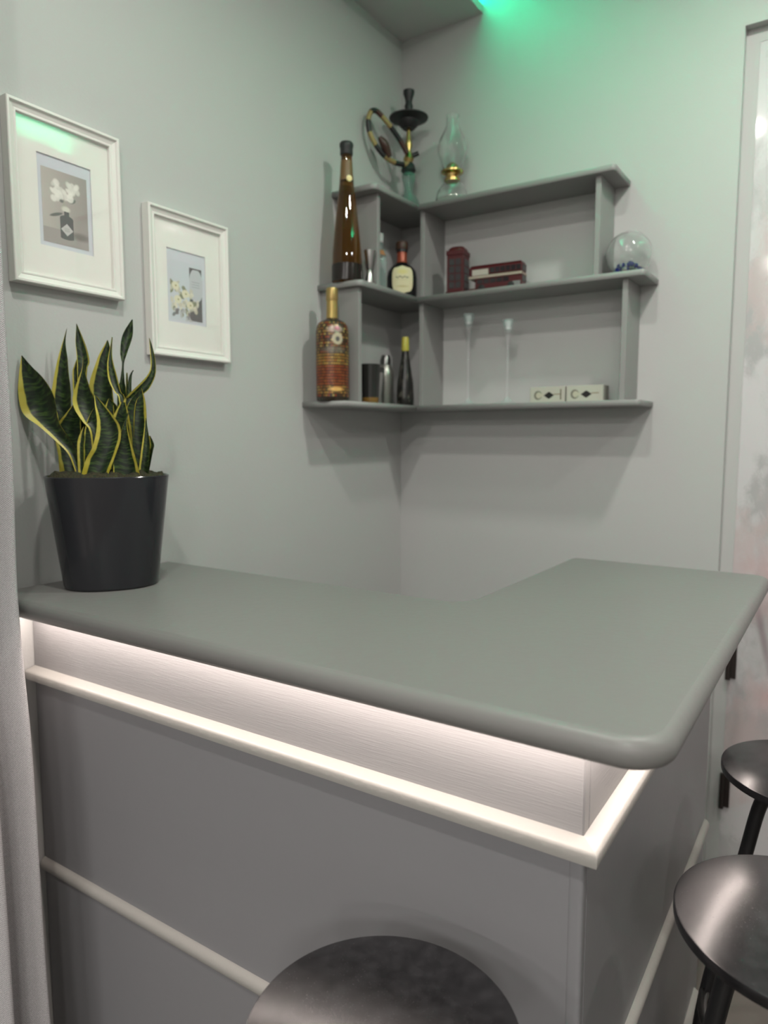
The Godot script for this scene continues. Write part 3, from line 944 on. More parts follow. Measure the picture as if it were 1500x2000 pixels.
# ------------------------------------------------------------------ stools
func build_stool() -> Node3D:
	var t := thing("bar_stool", "", "bar stool", Vector3.ZERO, 0, "black bar stools")
	var h := 0.74
	part("seat", lathe([Vector2(0, h - 0.015), Vector2(0.1475, h - 0.015), Vector2(0.1495, h - 0.0135), Vector2(0.15, h - 0.011), Vector2(0.15, h - 0.0025), Vector2(0.1492, h - 0.0006), Vector2(0.1475, h), Vector2(0, h)], 96), M.seat, t)
	var plate := part("mounting_plate", box(Vector3(-0.055, h - 0.021, -0.055), Vector3(0.055, h - 0.015, 0.055), 0.002), M.black_metal, t)
	part("swivel_plate", lathe([Vector2(0, h - 0.036), Vector2(0.04, h - 0.036), Vector2(0.046, h - 0.033), Vector2(0.046, h - 0.024), Vector2(0.04, h - 0.021), Vector2(0, h - 0.021)], 32), M.steel, t)
	for k in 4:
		var a := TAU * k / 4.0 + PI / 4
		var bolt := Vector3(cos(a) * 0.062, h - 0.021, sin(a) * 0.062)
		part("bolt", lathe([Vector2(0, -0.004), Vector2(0.006, -0.004), Vector2(0.006, 0.006), Vector2(0, 0.006)], 6), M.steel, plate, bolt)
	part("column", lathe([Vector2(0, 0.40), Vector2(0.016, 0.40), Vector2(0.016, h - 0.036), Vector2(0, h - 0.036)], 24), M.dark_steel, t)
	part("hub", lathe([Vector2(0, 0.44), Vector2(0.034, 0.44), Vector2(0.038, 0.446), Vector2(0.038, 0.53), Vector2(0.034, 0.537), Vector2(0, 0.537)], 28), M.black_metal, t)
	for k in 4:
		var a := TAU * k / 4.0 + 0.35
		var d := Vector3(cos(a), 0, sin(a))
		part("bracket", box(Vector3(0.03, -0.024, -0.006), Vector3(0.125, -0.0, 0.006), 0.002), M.black_metal, t, Vector3(0, h - 0.015, 0), Vector3(0, -a, 0))
		part("leg", tube(smooth_path([d * 0.068 + Vector3.UP * (h - 0.016), d * 0.07 + Vector3.UP * (h - 0.05), d * 0.086 + Vector3.UP * (h - 0.10), d * 0.108 + Vector3.UP * 0.52, d * 0.163 + Vector3.UP * 0.22, d * 0.183 + Vector3.UP * 0.008], 6), 0.0125, 12), M.black_metal, t)
	var ring := []
	for k in 41:
		var a := TAU * k / 40.0
		ring.append(Vector3(cos(a) * 0.161, 0.235, sin(a) * 0.161))
	part("foot_ring", tube(ring, 0.009, 10), M.dark_steel, t)
	return t

func build_stools():
	var s := build_stool()
	s.position = Vector3(1.034, 0, 1.687)
	s.scale = Vector3(0.985, 0.972, 0.985)
	s.set_meta("label", "black round bar stool in front of the bar's long side")
	var list := [[Vector3(1.404, 0, 1.326), 1.035, 0.15, "black round bar stool by the bar corner, its seat catching light"], [Vector3(1.3895, 0, 0.822), 1.005, 0.2, "farthest black round bar stool, beside the patterned door"]]
	for l in list:
		var c: Node3D = s.duplicate()
		c.name = numbered("bar_stool")
		add_child(c)
		c.position = l[0]
		c.scale = Vector3(1.0, l[1], 1.0)
		c.rotation.y = l[2]
		c.set_meta("label", l[3])

# ------------------------------------------------------------------ things on the shelf
const T := 2.1142
const MID := 1.8152
const LOW := 1.4542

func build_hookah():
	var t := thing("hookah", "black and gold hookah with a coiled striped hose on the top shelf", "hookah", Vector3(0.088, T, 0.096))
	part("water_vase", lathe([Vector2(0, 0), Vector2(0.036, 0), Vector2(0.042, 0.006), Vector2(0.043, 0.02), Vector2(0.034, 0.045), Vector2(0.018, 0.065), Vector2(0.014, 0.08), Vector2(0.022, 0.11), Vector2(0.024, 0.125), Vector2(0.018, 0.135), Vector2(0, 0.136)], 28), clear_glass(lin(0.10, 0.22, 0.17), 0.45), t)
	part("collar", lathe([Vector2(0, 0.132), Vector2(0.02, 0.132), Vector2(0.026, 0.142), Vector2(0.022, 0.158), Vector2(0.014, 0.168), Vector2(0, 0.168)], 24), M.black, t)
	part("stem", lathe([Vector2(0, 0.165), Vector2(0.012, 0.165), Vector2(0.018, 0.18), Vector2(0.012, 0.195), Vector2(0.008, 0.21), Vector2(0.013, 0.225), Vector2(0.008, 0.245), Vector2(0.006, 0.285), Vector2(0, 0.285)], 20), M.brass, t)
	part("port", tube([Vector3(0, 0.185, 0), Vector3(0.028, 0.2, -0.018)], 0.008, 10), M.black, t)
	part("tray", lathe([Vector2(0, 0.278), Vector2(0.02, 0.278), Vector2(0.034, 0.292), Vector2(0.037, 0.303), Vector2(0.066, 0.312), Vector2(0.067, 0.315), Vector2(0.04, 0.311), Vector2(0.02, 0.308), Vector2(0, 0.308)], 32), M.black, t)
	part("bowl", lathe([Vector2(0, 0.305), Vector2(0.014, 0.305), Vector2(0.012, 0.34), Vector2(0.015, 0.352), Vector2(0.011, 0.362), Vector2(0.013, 0.375), Vector2(0.019, 0.392), Vector2(0.019, 0.402), Vector2(0.013, 0.402), Vector2(0.01, 0.39), Vector2(0, 0.388)], 24), M.black, t)
	# hose: a loop hanging to the left of the stem, banded black and gold
	var H := Vector3(-0.35, 0, 0.94)
	var D := Vector3(0.55, 0, 0.835)
	var pts := []
	for q in [[-6, 196, 12], [-30, 238, 10], [-62, 282, 8], [-92, 318, 4], [-112, 336, 0], [-128, 332, 0], [-136, 306, 0], [-132, 270, 0], [-112, 228, 2], [-82, 190, 6], [-48, 168, 8], [-18, 160, 10], [-2, 162, 12]]:
		pts.append(H * (-q[0] * 0.00123) + Vector3.UP * (q[1] * 0.001 + q[0] * 0.0003) + D * (q[2] * 0.001))
	var path := smooth_path(pts, 8)
	var hose := mat(Color(1, 1, 1), 0.5)
	var red := mat(lin(0.06, 0.018, 0.012), 0.5)
	var gold := mat(lin(0.33, 0.25, 0.10), 0.4, 0.3)
	for b in 12:
		var a0 := int(b * (path.size() - 1) / 12.0)
		var a1 := int((b + 1) * (path.size() - 1) / 12.0)
		part("hose_band", tube(path.slice(a0, a1 + 1), 0.0085, 10), [red, M.black, gold][b % 3] if b < 5 else (gold if b % 2 else M.black), t)
	part("mouthpiece", tube(smooth_path([H * 0.123 + Vector3.UP * 0.218 + D * 0.014, H * 0.100 + Vector3.UP * 0.196 + D * 0.016, H * 0.081 + Vector3.UP * 0.163 + D * 0.016]), [0.006, 0.007, 0.009, 0.011, 0.013, 0.014, 0.0145, 0.014, 0.013, 0.012, 0.011, 0.010, 0.009], 12), mat(lin(0.05, 0.02, 0.012), 0.4), t)

func build_lamp():
	var t := thing("oil_lamp", "clear glass oil lamp with brass burner on the top shelf", "oil lamp", Vector3(0.252, T, 0.086))
	part("font", lathe([Vector2(0, 0), Vector2(0.048, 0), Vector2(0.054, 0.004), Vector2(0.055, 0.02), Vector2(0.05, 0.045), Vector2(0.036, 0.066), Vector2(0.026, 0.074), Vector2(0.024, 0.082), Vector2(0.022, 0.082), Vector2(0.024, 0.0735), Vector2(0.034, 0.0645), Vector2(0.048, 0.0445), Vector2(0.0525, 0.0215), Vector2(0.0525, 0.003), Vector2(0, 0.003)], 36), M.shell, t)
	part("oil", lathe([Vector2(0, 0.003), Vector2(0.046, 0.003), Vector2(0.051, 0.02), Vector2(0, 0.021)], 28), clear_glass(lin(0.55, 0.6, 0.5), 0.35), t)
	var burner := part("burner", lathe([Vector2(0, 0.078), Vector2(0.026, 0.078), Vector2(0.026, 0.086), Vector2(0.02, 0.09), Vector2(0.022, 0.1), Vector2(0.037, 0.106), Vector2(0.037, 0.111), Vector2(0.024, 0.113), Vector2(0.02, 0.128), Vector2(0.008, 0.138), Vector2(0, 0.138)], 28), M.brass, t)
	part("wick_knob", tube([Vector3(0.02, 0.096, 0.01), Vector3(0.045, 0.096, 0.024)], 0.004, 10), M.brass, burner)
	part("chimney", lathe([Vector2(0.028, 0.112), Vector2(0.036, 0.135), Vector2(0.0475, 0.165), Vector2(0.05, 0.185), Vector2(0.044, 0.21), Vector2(0.030, 0.235), Vector2(0.022, 0.255), Vector2(0.020, 0.275), Vector2(0.022, 0.287), Vector2(0.0205, 0.287), Vector2(0.0185, 0.275), Vector2(0.0205, 0.255), Vector2(0.0285, 0.235), Vector2(0.0425, 0.21), Vector2(0.0485, 0.185), Vector2(0.046, 0.165), Vector2(0.0345, 0.135), Vector2(0.0265, 0.112), Vector2(0.028, 0.112)], 36), M.shell, t)

func build_tall_bottle():
	var t := thing("liquor_bottle", "tall tapering amber glass bottle with a black stopper on the middle shelf", "bottle", Vector3(0.088, MID, 0.455))
	var amber := solid_glass(lin(0.22, 0.095, 0.012), 0.1)
	var body := part("glass_body", lathe([Vector2(0, 0), Vector2(0.042, 0), Vector2(0.0455, 0.004), Vector2(0.046, 0.02), Vector2(0.0445, 0.09), Vector2(0.038, 0.16), Vector2(0.030, 0.23), Vector2(0.0225, 0.29), Vector2(0.0175, 0.34), Vector2(0.0165, 0.375), Vector2(0.0165, 0.382), Vector2(0, 0.382)], 40), amber, t)
	part("base_label", lathe([Vector2(0.0468, 0.006), Vector2(0.0472, 0.02), Vector2(0.0466, 0.055)], 40), mat(lin(0.010, 0.006, 0.004), 0.25), body)
	part("neck_seal", lathe([Vector2(0.0215, 0.303), Vector2(0.0195, 0.325), Vector2(0.0178, 0.36)], 24), mat(lin(0.16, 0.09, 0.03), 0.45), body)
	part("medallion", lathe([Vector2(0, 0), Vector2(0.009, 0), Vector2(0.009, 0.002), Vector2(0, 0.0026)], 20), mat(lin(0.75, 0.62, 0.25), 0.35), body, Vector3(0.0178, 0.305, 0.0118), Vector3(PI / 2, 0.985, 0))
	part("stopper", lathe([Vector2(0, 0.378), Vector2(0.0185, 0.378), Vector2(0.0195, 0.381), Vector2(0.019, 0.396), Vector2(0.021, 0.402), Vector2(0.021, 0.410), Vector2(0.018, 0.4145), Vector2(0, 0.4155)], 28), M.black, t)

func build_jigger():
	var t := thing("jigger", "polished steel hourglass jigger beside the tall amber bottle", "jigger", Vector3(0.132, MID, 0.397))
	part("small_cup", lathe([Vector2(0.0165, 0), Vector2(0.0172, 0.002), Vector2(0.0085, 0.042), Vector2(0.006, 0.048), Vector2(0, 0.048)], 28), M.steel, t)
	part("large_cup", lathe([Vector2(0, 0.046), Vector2(0.006, 0.047), Vector2(0.009, 0.053), Vector2(0.0185, 0.103), Vector2(0.0188, 0.105), Vector2(0.0178, 0.105), Vector2(0.008, 0.056), Vector2(0, 0.054)], 28), M.steel, t)

func build_clear_bottle():
	var t := thing("clear_bottle", "slim clear glass bottle half hidden behind the upper left upright", "bottle", Vector3(0.075, MID, 0.255))
	part("glass_body", lathe([Vector2(0, 0), Vector2(0.022, 0), Vector2(0.0245, 0.003), Vector2(0.0245, 0.105), Vector2(0.021, 0.125), Vector2(0.012, 0.142), Vector2(0.0105, 0.17), Vector2(0.0105, 0.185)], 28), M.glass, t)
	part("cap", lathe([Vector2(0, 0.168), Vector2(0.0125, 0.168), Vector2(0.0125, 0.196), Vector2(0.0115, 0.198), Vector2(0, 0.198)], 20), mat(lin(0.5, 0.5, 0.5), 0.4), t)
	part("neck_label", lathe([Vector2(0.0208, 0.127), Vector2(0.0165, 0.136), Vector2(0.0128, 0.144)], 24), mat(lin(0.45, 0.22, 0.09), 0.5), t)

func build_squat_bottle():
	var t := thing("tequila_bottle", "squat dark bottle with a round cream label and copper neck", "bottle", Vector3(0.112, MID, 0.176), 0.0)
	var dark := mat(lin(0.010, 0.010, 0.011), 0.12)
	var body := part("glass_body", lathe([Vector2(0, 0), Vector2(0.046, 0), Vector2(0.0495, 0.003), Vector2(0.0505, 0.012), Vector2(0.0505, 0.065), Vector2(0.047, 0.085), Vector2(0.036, 0.100), Vector2(0.021, 0.110), Vector2(0.016, 0.118), Vector2(0.016, 0.15), Vector2(0, 0.15)], 48, Vector2(1.0, 0.8), 2.6), dark, t, Vector3.ZERO, Vector3(0, 0.62, 0))
	part("neck_foil", lathe([Vector2(0.0200, 0.1135), Vector2(0.0172, 0.120), Vector2(0.0170, 0.150), Vector2(0, 0.1505)], 24), mat(lin(0.30, 0.065, 0.035), 0.35, 0.3), t)
	part("ring", lathe([Vector2(0, 0.149), Vector2(0.0195, 0.149), Vector2(0.0195, 0.158), Vector2(0, 0.158)], 24), M.black, t)
	part("stopper", lathe([Vector2(0, 0.157), Vector2(0.020, 0.157), Vector2(0.0212, 0.160), Vector2(0.0205, 0.178), Vector2(0.018, 0.183), Vector2(0, 0.184)], 28), mat(lin(0.05, 0.022, 0.012), 0.5), t)
	# rounded label wrapped on the front, facing the room
	var im := new_image(128, 144, Color(0.80, 0.76, 0.62))
	rng.seed = 3
	dab(im, 64, 34, 30, 12, Color(0.80, 0.75, 0.48, 0.8), 0.4)
	for k in 9:
		im.fill_rect(Rect2i(22 + k * 9, 58 + int(4 * sin(k * 1.9)), 7, 7), Color(0.42, 0.40, 0.33))
		im.fill_rect(Rect2i(26 + k * 8, 74 + int(2 * sin(k * 2.7)), 4, 2), Color(0.60, 0.57, 0.47))
	dab(im, 64, 108, 34, 5, Color(0.68, 0.62, 0.44, 0.7), 0.4)
	var lm := mat(Color(1, 1, 1), 0.6)
	lm.albedo_texture = tex_of(im)
	lm.texture_repeat = false
	var st := begin()
	st.set_smooth_group(0)
	var ny := 12
	var nx := 12
	var grid := []
	for j in ny + 1:
		var row := []
		for i in nx + 1:
			var s := i / float(nx) * 2 - 1
			var v := j / float(ny) * 2 - 1
			# squircle outline
			var w := pow(maxf(0.0, 1.0 - pow(absf(v), 3.2)), 1.0 / 3.2)
			var xx := s * w * 0.0345
			var yy := 0.054 + v * 0.0465
			var rr := 0.0505
			if yy > 0.065:
				rr = lerpf(0.0505, 0.047, minf(1.0, (yy - 0.065) / 0.02))
			if yy > 0.085:
				rr = lerpf(0.047, 0.036, (yy - 0.085) / 0.015)
			var zz := 0.8 * rr * pow(maxf(0.0, 1.0 - pow(absf(xx) / rr, 2.6)), 1.0 / 2.6) + 0.0012
			row.append([Vector3(xx, yy, zz), Vector2(xx / 0.069 + 0.5, 0.5 - v * 0.5)])
		grid.append(row)
	for j in ny:
		for i in nx:
			var q := [grid[j][i], grid[j + 1][i], grid[j + 1][i + 1], grid[j][i + 1]]
			for o in [0, 1, 2, 0, 2, 3]:
				vert(st, q[o][0], q[o][1])
	part("label", done(st), lm, body)

func build_phone_box():
	var t := thing("telephone_box_tin", "small dark red telephone box money tin on the middle shelf", "ornament", Vector3(0.284, MID, 0.098), 0.12)
	var red := mat(lin(0.062, 0.004, 0.006), 0.4)
	var w := 0.029
	var st := begin()
	add_box(st, Vector3(-w - 0.003, 0, -w - 0.003), Vector3(w + 0.003, 0.012, w + 0.003), 0.001)
	add_box(st, Vector3(-w, 0.012, -w), Vector3(w, 0.128, w), 0.001)
	var body := part("body", done(st), red, t)
	part("roof_band", box(Vector3(-w - 0.002, 0.128, -w - 0.002), Vector3(w + 0.002, 0.143, w + 0.002), 0.001), red, t)
	part("domed_roof", lathe([Vector2(0.0295, 0.143), Vector2(0.028, 0.150), Vector2(0.021, 0.156), Vector2(0.010, 0.159), Vector2(0, 0.16)], 28, Vector2(1, 1), 4.0), red, t)
	var pane := mat(lin(0.035, 0.03, 0.033), 0.15)
	for side in 2:
		for i in 2:
			for j in 4:
				var m := box(Vector3(-0.0095, -0.0105, 0), Vector3(0.0095, 0.0105, 0.0012), 0.0004)
				var p := Vector3((i - 0.5) * 0.0225, 0.032 + j * 0.0245, w)
				if side == 0:
					part("pane", m, pane, body, p)
				else:
					part("pane", m, pane, body, Vector3(w, p.y, -p.x), Vector3(0, PI / 2, 0))

func build_bus():
	var t := thing("toy_bus", "red double-decker toy bus with a cream band on the middle shelf", "toy bus", Vector3(0.424, MID, 0.092), 0.06)
	var red := mat(lin(0.062, 0.004, 0.006), 0.35)
	var cream := mat(lin(0.36, 0.30, 0.24), 0.5)
	var win := mat(lin(0.02, 0.016, 0.018), 0.12)
	var L := 0.09
	var D := 0.024
	var low := part("lower_deck", box(Vector3(-L + 0.022, 0.008, -D), Vector3(L, 0.044, D), 0.003), red, t)
	part("platform", box(Vector3(-L, 0.008, -D), Vector3(-L + 0.023, 0.014, D), 0.001), red, t)
	part("band", box(Vector3(-L, 0.044, -D - 0.0008), Vector3(L, 0.0525, D + 0.0008), 0.0008), cream, t)
	var up := part("upper_deck", box(Vector3(-L, 0.0525, -D), Vector3(L, 0.082, D), 0.004), red, t)
	part("roof", box(Vector3(-L + 0.004, 0.081, -D + 0.003), Vector3(L - 0.004, 0.086, D - 0.003), 0.003), mat(lin(0.07, 0.008, 0.01), 0.4), t)
	for i in 6:
		part("window", box(Vector3(-L + 0.074 + i * 0.0175, 0.058, D - 0.0005), Vector3(-L + 0.089 + i * 0.0175, 0.074, D + 0.0007), 0.0004), win, up)
	for i in 5:
		part("window", box(Vector3(-L + 0.030 + i * 0.022, 0.026, D - 0.0005), Vector3(-L + 0.049 + i * 0.022, 0.040, D + 0.0007), 0.0004), win, low)
	part("advert_board", box(Vector3(-L + 0.012, 0.0535, D - 0.0005), Vector3(-L + 0.068, 0.072, D + 0.001), 0.0004), mat(lin(0.42, 0.38, 0.33), 0.6), up)
	part("windscreen", box(Vector3(L - 0.0005, 0.024, -0.019), Vector3(L + 0.0008, 0.042, 0.019), 0.0004), win, low)
	part("front_window", box(Vector3(L - 0.0005, 0.058, -0.019), Vector3(L + 0.0008, 0.075, 0.019), 0.0004), win, up)
	part("headlamp_panel", box(Vector3(L - 0.03, 0.010, D - 0.0005), Vector3(L - 0.004, 0.024, D + 0.001), 0.0004), mat(lin(0.2, 0.2, 0.2), 0.3), low)
	for x in [-0.045, 0.055]:
		for z in [-1.0, 1.0]:
			part("wheel", lathe([Vector2(0, -0.004), Vector2(0.0115, -0.004), Vector2(0.0122, 0.0), Vector2(0.0115, 0.004), Vector2(0.006, 0.005), Vector2(0, 0.005)], 20), M.black, t, Vector3(x, 0.0122, z * (D - 0.002)), Vector3(PI / 2, 0, 0))

func build_globe():
	var t := thing("glass_globe", "clear glass globe bowl holding deep blue stones at the shelf's right end", "glass bowl", Vector3(0.838, MID, 0.088))
	var pts := []
	for k in 22:
		var a := -PI / 2 + 0.38 + (PI - 0.38 - 0.02) * k / 21.0
		pts.append(Vector2(maxf(0.0, 0.0655 * cos(a)), 0.061 + 0.0655 * sin(a)))
	pts.insert(0, Vector2(0.0, pts[0].y))
	var shell := pts.duplicate()
	for k in range(pts.size() - 1, 0, -1):
		shell.append(Vector2(maxf(0.0, pts[k].x - 0.0016), 0.061 + (pts[k].y - 0.061) * 0.975))
	shell.append(Vector2(0.0, 0.061 + (pts[0].y - 0.061) * 0.975))
	part("bowl", lathe(shell, 48), M.shell, t)
	var stone := mat(lin(0.012, 0.024, 0.22), 0.12)
	var pale := mat(lin(0.5, 0.5, 0.48), 0.3)
	var green := mat(lin(0.02, 0.05, 0.04), 0.3)
	rng.seed = 18
	var ball := SphereMesh.new()
	ball.radius = 0.0075
	ball.height = 0.012
	ball.radial_segments = 12
	ball.rings = 6
	for k in 34:
		var a := rng.randf() * TAU
		var ring := k / 34.0
		var r := 0.041 * sqrt(rng.randf())
		var y := 0.012 + (0.016 if k > 20 else 0.0) + rng.randf() * 0.005
		if k > 20:
			r *= 0.7
		var m: Material = stone
		if k % 9 == 4:
			m = pale
		elif k % 7 == 3:
			m = green
		part("stone", ball, m, t, Vector3(cos(a) * r, y, sin(a) * r), Vector3(rng.randf() * 0.6, rng.randf() * 3.0, ring))

func build_gold_bottle():
	var t := thing("vodka_bottle", "bronze bottle with glittering patterned sleeve and gold neck on the bottom shelf", "bottle", Vector3(0.088, LOW, 0.532))
	var im := new_image(256, 192, Color(0.16, 0.12, 0.09))
	rng.seed = 50
	var hues := [Color(0.46, 0.30, 0.14), Color(0.55, 0.42, 0.20), Color(0.30, 0.20, 0.12), Color(0.50, 0.22, 0.10), Color(0.60, 0.52, 0.28), Color(0.22, 0.18, 0.13)]
	# sequin-like print: rows of small discs, warmer in the lower band
	for j in 26:
		for i in 44:
			var y := 3 + j * 7.4
			var x := 3 + i * 5.9 + (3 if j % 2 else 0)
			var c: Color = hues[rng.randi() % hues.size()]
			if y > 112 and y < 165:
				c = c.lerp(Color(0.56, 0.23, 0.09), 0.7)
			elif y > 84 and y <= 112:
				c = c.lerp(Color(0.66, 0.50, 0.20), 0.6)
			elif y >= 165 and y < 182:
				c = c.lerp(Color(0.75, 0.55, 0.25), 0.3)
			dab(im, x, y, 3.0, 3.2, c, 0.15)
	# pale label patches and a round medallion on the side that faces the room
	dab(im, 30, 20, 22, 9, Color(0.66, 0.60, 0.56, 0.9), 0.3)
	dab(im, 24, 18, 8, 5, Color(0.68, 0.38, 0.45, 0.8), 0.3)
	dab(im, 24, 44, 14, 16, Color(0.74, 0.70, 0.60, 0.95), 0.15)
	dab(im, 24, 45, 5, 6, Color(0.30, 0.29, 0.30, 0.9), 0.3)
	dab(im, 34, 72, 32, 9, Color(0.42, 0.40, 0.36, 0.8), 0.4)
	dab(im, 28, 172, 18, 6, Color(0.92, 0.72, 0.42, 0.9), 0.3)
	var m := mat(Color(1, 1, 1), 0.35, 0.15)
	m.albedo_texture = tex_of(im)
	var body := part("body", lathe([Vector2(0, 0), Vector2(0.045, 0), Vector2(0.0485, 0.004), Vector2(0.0488, 0.205), Vector2(0.046, 0.222), Vector2(0.036, 0.236), Vector2(0.022, 0.243), Vector2(0.017, 0.247), Vector2(0, 0.247)], 40), mat(lin(0.035, 0.026, 0.018), 0.2), t)
	part("printed_sleeve", sleeve([Vector2(0.0493, 0.012), Vector2(0.0494, 0.10), Vector2(0.0494, 0.205), Vector2(0.0466, 0.2225), Vector2(0.040, 0.233)]), m, body)
	part("neck", lathe([Vector2(0.0175, 0.243), Vector2(0.0168, 0.26), Vector2(0.0165, 0.30), Vector2(0, 0.301)], 28), mat(lin(0.42, 0.30, 0.10), 0.35, 0.6), t)
	part("cap", lathe([Vector2(0, 0.298), Vector2(0.0175, 0.298), Vector2(0.018, 0.301), Vector2(0.018, 0.332), Vector2(0.0168, 0.335), Vector2(0, 0.335)], 28), mat(lin(0.36, 0.25, 0.09), 0.35, 0.6), t)

func build_barware():
	var t := thing("tumbler", "smoked dark tumbler with a thick amber base on the bottom shelf", "glass", Vector3(0.108, LOW, 0.362))
	part("wall", lathe([Vector2(0.029, 0.018), Vector2(0.0335, 0.122), Vector2(0.0338, 0.124), Vector2(0.0325, 0.124), Vector2(0.028, 0.02)], 32), mat(lin(0.02, 0.02, 0.018), 0.12), t)
	part("base", lathe([Vector2(0, 0), Vector2(0.027, 0), Vector2(0.0285, 0.002), Vector2(0.0292, 0.019), Vector2(0, 0.019)], 32), mat(lin(0.20, 0.11, 0.025), 0.15), t)
	var c := thing("mixing_tin", "steel mixing tin between the dark tumbler and the shaker", "shaker tin", Vector3(0.075, LOW, 0.288))
	var cup := part("cup", lathe([Vector2(0, 0), Vector2(0.024, 0), Vector2(0.0255, 0.002), Vector2(0.0335, 0.118), Vector2(0.0338, 0.12), Vector2(0.0325, 0.12), Vector2(0.0245, 0.006), Vector2(0, 0.005)], 32), M.steel, c)
	part("rim_band", lathe([Vector2(0.0334, 0.104), Vector2(0.0342, 0.106), Vector2(0.0346, 0.119), Vector2(0.0340, 0.1205)], 32), M.dark_steel, cup)
	var s := thing("cocktail_shaker", "dull steel cocktail shaker with a tilted dark cap behind the small bottle", "shaker", Vector3(0.058, LOW, 0.195))
	part("body", lathe([Vector2(0, 0), Vector2(0.023, 0), Vector2(0.0245, 0.002), Vector2(0.030, 0.10), Vector2(0.029, 0.118), Vector2(0.018, 0.14), Vector2(0, 0.14)], 32), mat(lin(0.30, 0.30, 0.27), 0.35, 0.8), s)
	part("cap", lathe([Vector2(0, 0), Vector2(0.018, 0), Vector2(0.0185, 0.018), Vector2(0.014, 0.034), Vector2(0, 0.036)], 24), M.dark_steel, s, Vector3(0, 0.137, 0), Vector3(-0.12, 0, 0.05))
	var b := thing("miniature_bottle", "small dark patterned bottle with a yellow cap beside the corner upright", "bottle", Vector3(0.124, LOW, 0.172))
	var im := new_image(128, 128, Color(0.09, 0.085, 0.075))
	rng.seed = 91
	for k in 150:
		var v := rng.randf_range(0.16, 0.42)
		dab(im, rng.randf() * 128, rng.randf() * 128, rng.randf_range(2, 5), rng.randf_range(2, 6), Color(v, v * 0.96, v * 0.86, 0.7), 0.3, rng.randf() * 3)
	var m := mat(Color(1, 1, 1), 0.3)
	m.albedo_texture = tex_of(im)
	part("body", lathe([Vector2(0, 0), Vector2(0.026, 0), Vector2(0.0285, 0.003), Vector2(0.0295, 0.03), Vector2(0.027, 0.075), Vector2(0.0215, 0.115), Vector2(0.0155, 0.15), Vector2(0.012, 0.185), Vector2(0, 0.186)], 32), m, b)
	part("cap", lathe([Vector2(0, 0.184), Vector2(0.0125, 0.184), Vector2(0.0135, 0.188), Vector2(0.012, 0.226), Vector2(0.010, 0.231), Vector2(0, 0.232)], 24), mat(lin(0.45, 0.40, 0.06), 0.4), b)

func build_candle_glasses():
	for g in [[Vector3(0.319, LOW, 0.084), 1.0, "taller clear glass candlestick with small cup, nearer the corner"], [Vector3(0.470, LOW, 0.105), 0.885, "shorter clear glass candlestick with small cup, nearer the white boxes"]]:
		var t := thing("glass_candlestick", g[2], "candlestick", g[0], 0, "clear glass candlesticks on the bottom shelf")
		var k: float = g[1]
		part("foot", lathe([Vector2(0, 0), Vector2(0.052, 0), Vector2(0.053, 0.0015), Vector2(0.03, 0.006), Vector2(0.010, 0.012), Vector2(0.006, 0.02)], 40), M.glass, t)
		part("stem", lathe([Vector2(0.006, 0.018), Vector2(0.0048, 0.05), Vector2(0.0048, 0.20 * k), Vector2(0.0075, 0.235 * k), Vector2(0.0105, 0.262 * k)], 24), M.thin_glass, t)
		part("cup", lathe([Vector2(0, 0.258 * k), Vector2(0.011, 0.262 * k), Vector2(0.0155, 0.278 * k), Vector2(0.0195, 0.302 * k), Vector2(0.0182, 0.302 * k), Vector2(0.0135, 0.279 * k), Vector2(0, 0.268 * k)], 32), M.glass, t)
		part("candle_holder", lathe([Vector2(0, 0.268 * k), Vector2(0.0085, 0.268 * k), Vector2(0.0105, 0.296 * k), Vector2(0, 0.297 * k)], 20), mat(lin(0.8, 0.8, 0.8), 0.2), t)

func build_boxes():
	for g in [[0.606, 0, "cream printed box standing nearer the glass candlesticks"], [0.724, 1, "cream printed box standing nearer the right upright"]]:
		var im := new_image(192, 80, Color(0.71, 0.71, 0.66))
		dab(im, 44, 42, 22, 24, Color(0.42, 0.42, 0.37), 0.1)
		dab(im, 48, 42, 16, 17, Color(0.72, 0.71, 0.63), 0.1)
		im.fill_rect(Rect2i(44, 34, 30, 16), Color(0.72, 0.71, 0.63))
		for y in range(26, 62):
			for x in range(76, 134):
				if absf(x - 105) / 29.0 + absf(y - 43) / 20.0 < 1.0:
					im.set_pixel(x, y, Color(0.06, 0.055, 0.05))
		im.fill_rect(Rect2i(132, 36, 40, 5), Color(0.52, 0.45, 0.36))
		if g[1] == 0:
			im.fill_rect(Rect2i(168, 12, 7, 56), Color(0.40, 0.37, 0.30))
		var m := mat(Color(1, 1, 1), 0.6)
		m.albedo_texture = tex_of(im)
		m.texture_repeat = false
		var t := thing("printed_box", g[2], "box", Vector3(g[0], LOW, 0.075), 0, "cream printed boxes on the bottom shelf")
		var carton := part("carton", box(Vector3(-0.057, 0, -0.03), Vector3(0.057, 0.05, 0.03), 0.0012), mat(lin(0.44, 0.435, 0.38), 0.6), t)
		var st := begin()
		var lo := Vector3(-0.0555, 0.002, 0.0303)
		var hi := Vector3(0.0555, 0.048, 0.0303)
		vert(st, lo, Vector2(0, 1)); vert(st, Vector3(lo.x, hi.y, lo.z), Vector2(0, 0)); vert(st, hi, Vector2(1, 0))
		vert(st, lo, Vector2(0, 1)); vert(st, hi, Vector2(1, 0)); vert(st, Vector3(hi.x, lo.y, lo.z), Vector2(1, 1))
		part("front_print", done(st), m, carton)

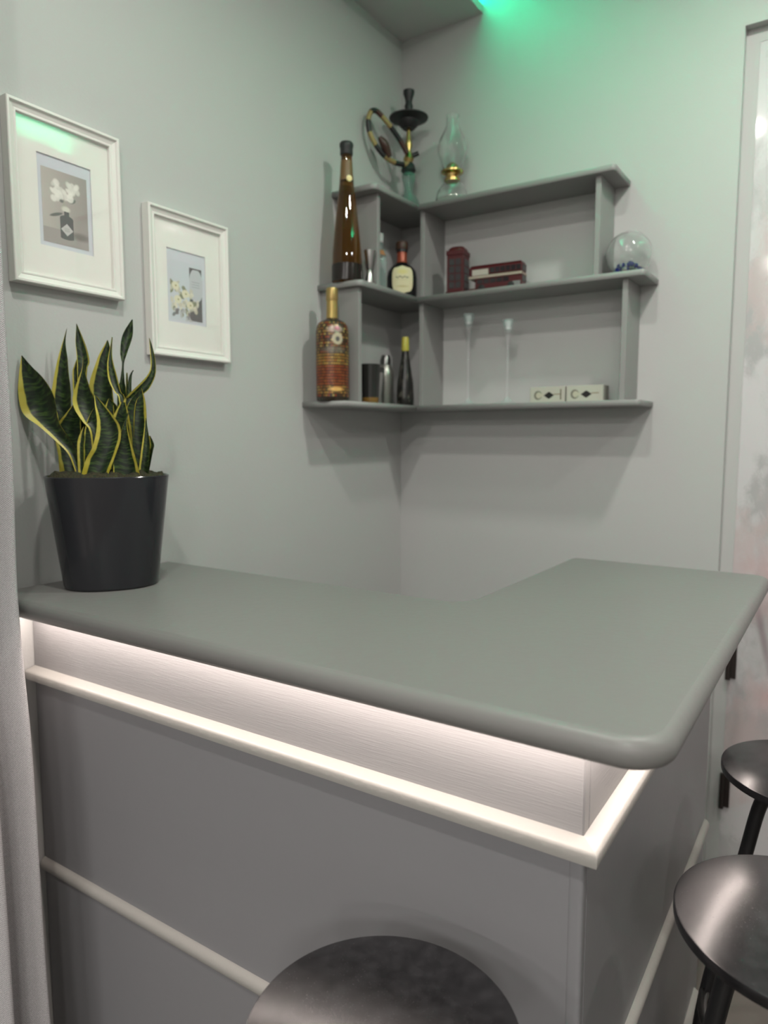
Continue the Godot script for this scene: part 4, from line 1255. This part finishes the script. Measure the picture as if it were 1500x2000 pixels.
func _ready():
	# camera
	var cam := Camera3D.new()
	cam.name = "camera"
	add_child(cam)
	var eye := Vector3(1.4131, 1.34504, 2.2586)
	cam.look_at_from_position(eye, eye + Vector3(-0.547487, -0.104497, -0.830264), Vector3.UP)
	cam.near = 0.05
	cam.far = 50.0
	var lens := CameraAttributesPhysical.new()
	lens.frustum_focal_length = 16.56
	lens.frustum_focus_distance = 1.1
	lens.exposure_aperture = 2.3
	cam.attributes = lens
	cam.fov = 71.86
	cam.current = true
	# environment
	var env := Environment.new()
	env.background_mode = Environment.BG_COLOR
	env.background_color = Color(0, 0, 0)
	env.tonemap_mode = Environment.TONE_MAPPER_LINEAR
	env.tonemap_exposure = 1.28
	env.sdfgi_enabled = true
	env.ssao_enabled = true
	env.ssil_enabled = true
	var we := WorldEnvironment.new()
	we.environment = env
	add_child(we)
	make_materials()
	# ceiling lamps: downlights over the bar, square panels farther back in the room
	downlight(Vector3(1.45, 2.86, 0.80), "recessed round ceiling downlight above the bar's right arm", 1.25)
	downlight(Vector3(2.45, 2.737, 0.95), "recessed round downlight in the lowered ceiling right of the bar", 0.7)
	downlight(Vector3(0.90, 2.86, 1.70), "recessed round ceiling downlight above the bar's long front", 1.0)
	downlight(Vector3(1.6, 2.86, 2.75), "recessed round ceiling downlight behind the viewer", 1.6)
	light_panel(Vector3(1.0, 2.86, 4.9), "square ceiling light panel nearer the bar on the left", 2.4)
	light_panel(Vector3(2.9, 2.737, 4.6), "square light panel in the lowered ceiling nearer the bar", 4.2)
	light_panel(Vector3(1.0, 2.86, 7.2), "square ceiling light panel at the far end on the left", 4.5)
	light_panel(Vector3(2.9, 2.737, 7.2), "square light panel in the lowered ceiling at the far end", 5.5)
	build_green_light()
	build_room()
	build_door()
	build_bar()
	build_shelf()
	build_stools()
	build_curtain()
	build_frames()
	build_plant()
	build_tall_bottle()
	build_gold_bottle()
	build_squat_bottle()
	build_hookah()
	build_lamp()
	build_globe()
	build_bus()
	build_phone_box()
	build_candle_glasses()
	build_boxes()
	build_barware()
	build_clear_bottle()
	build_jigger()
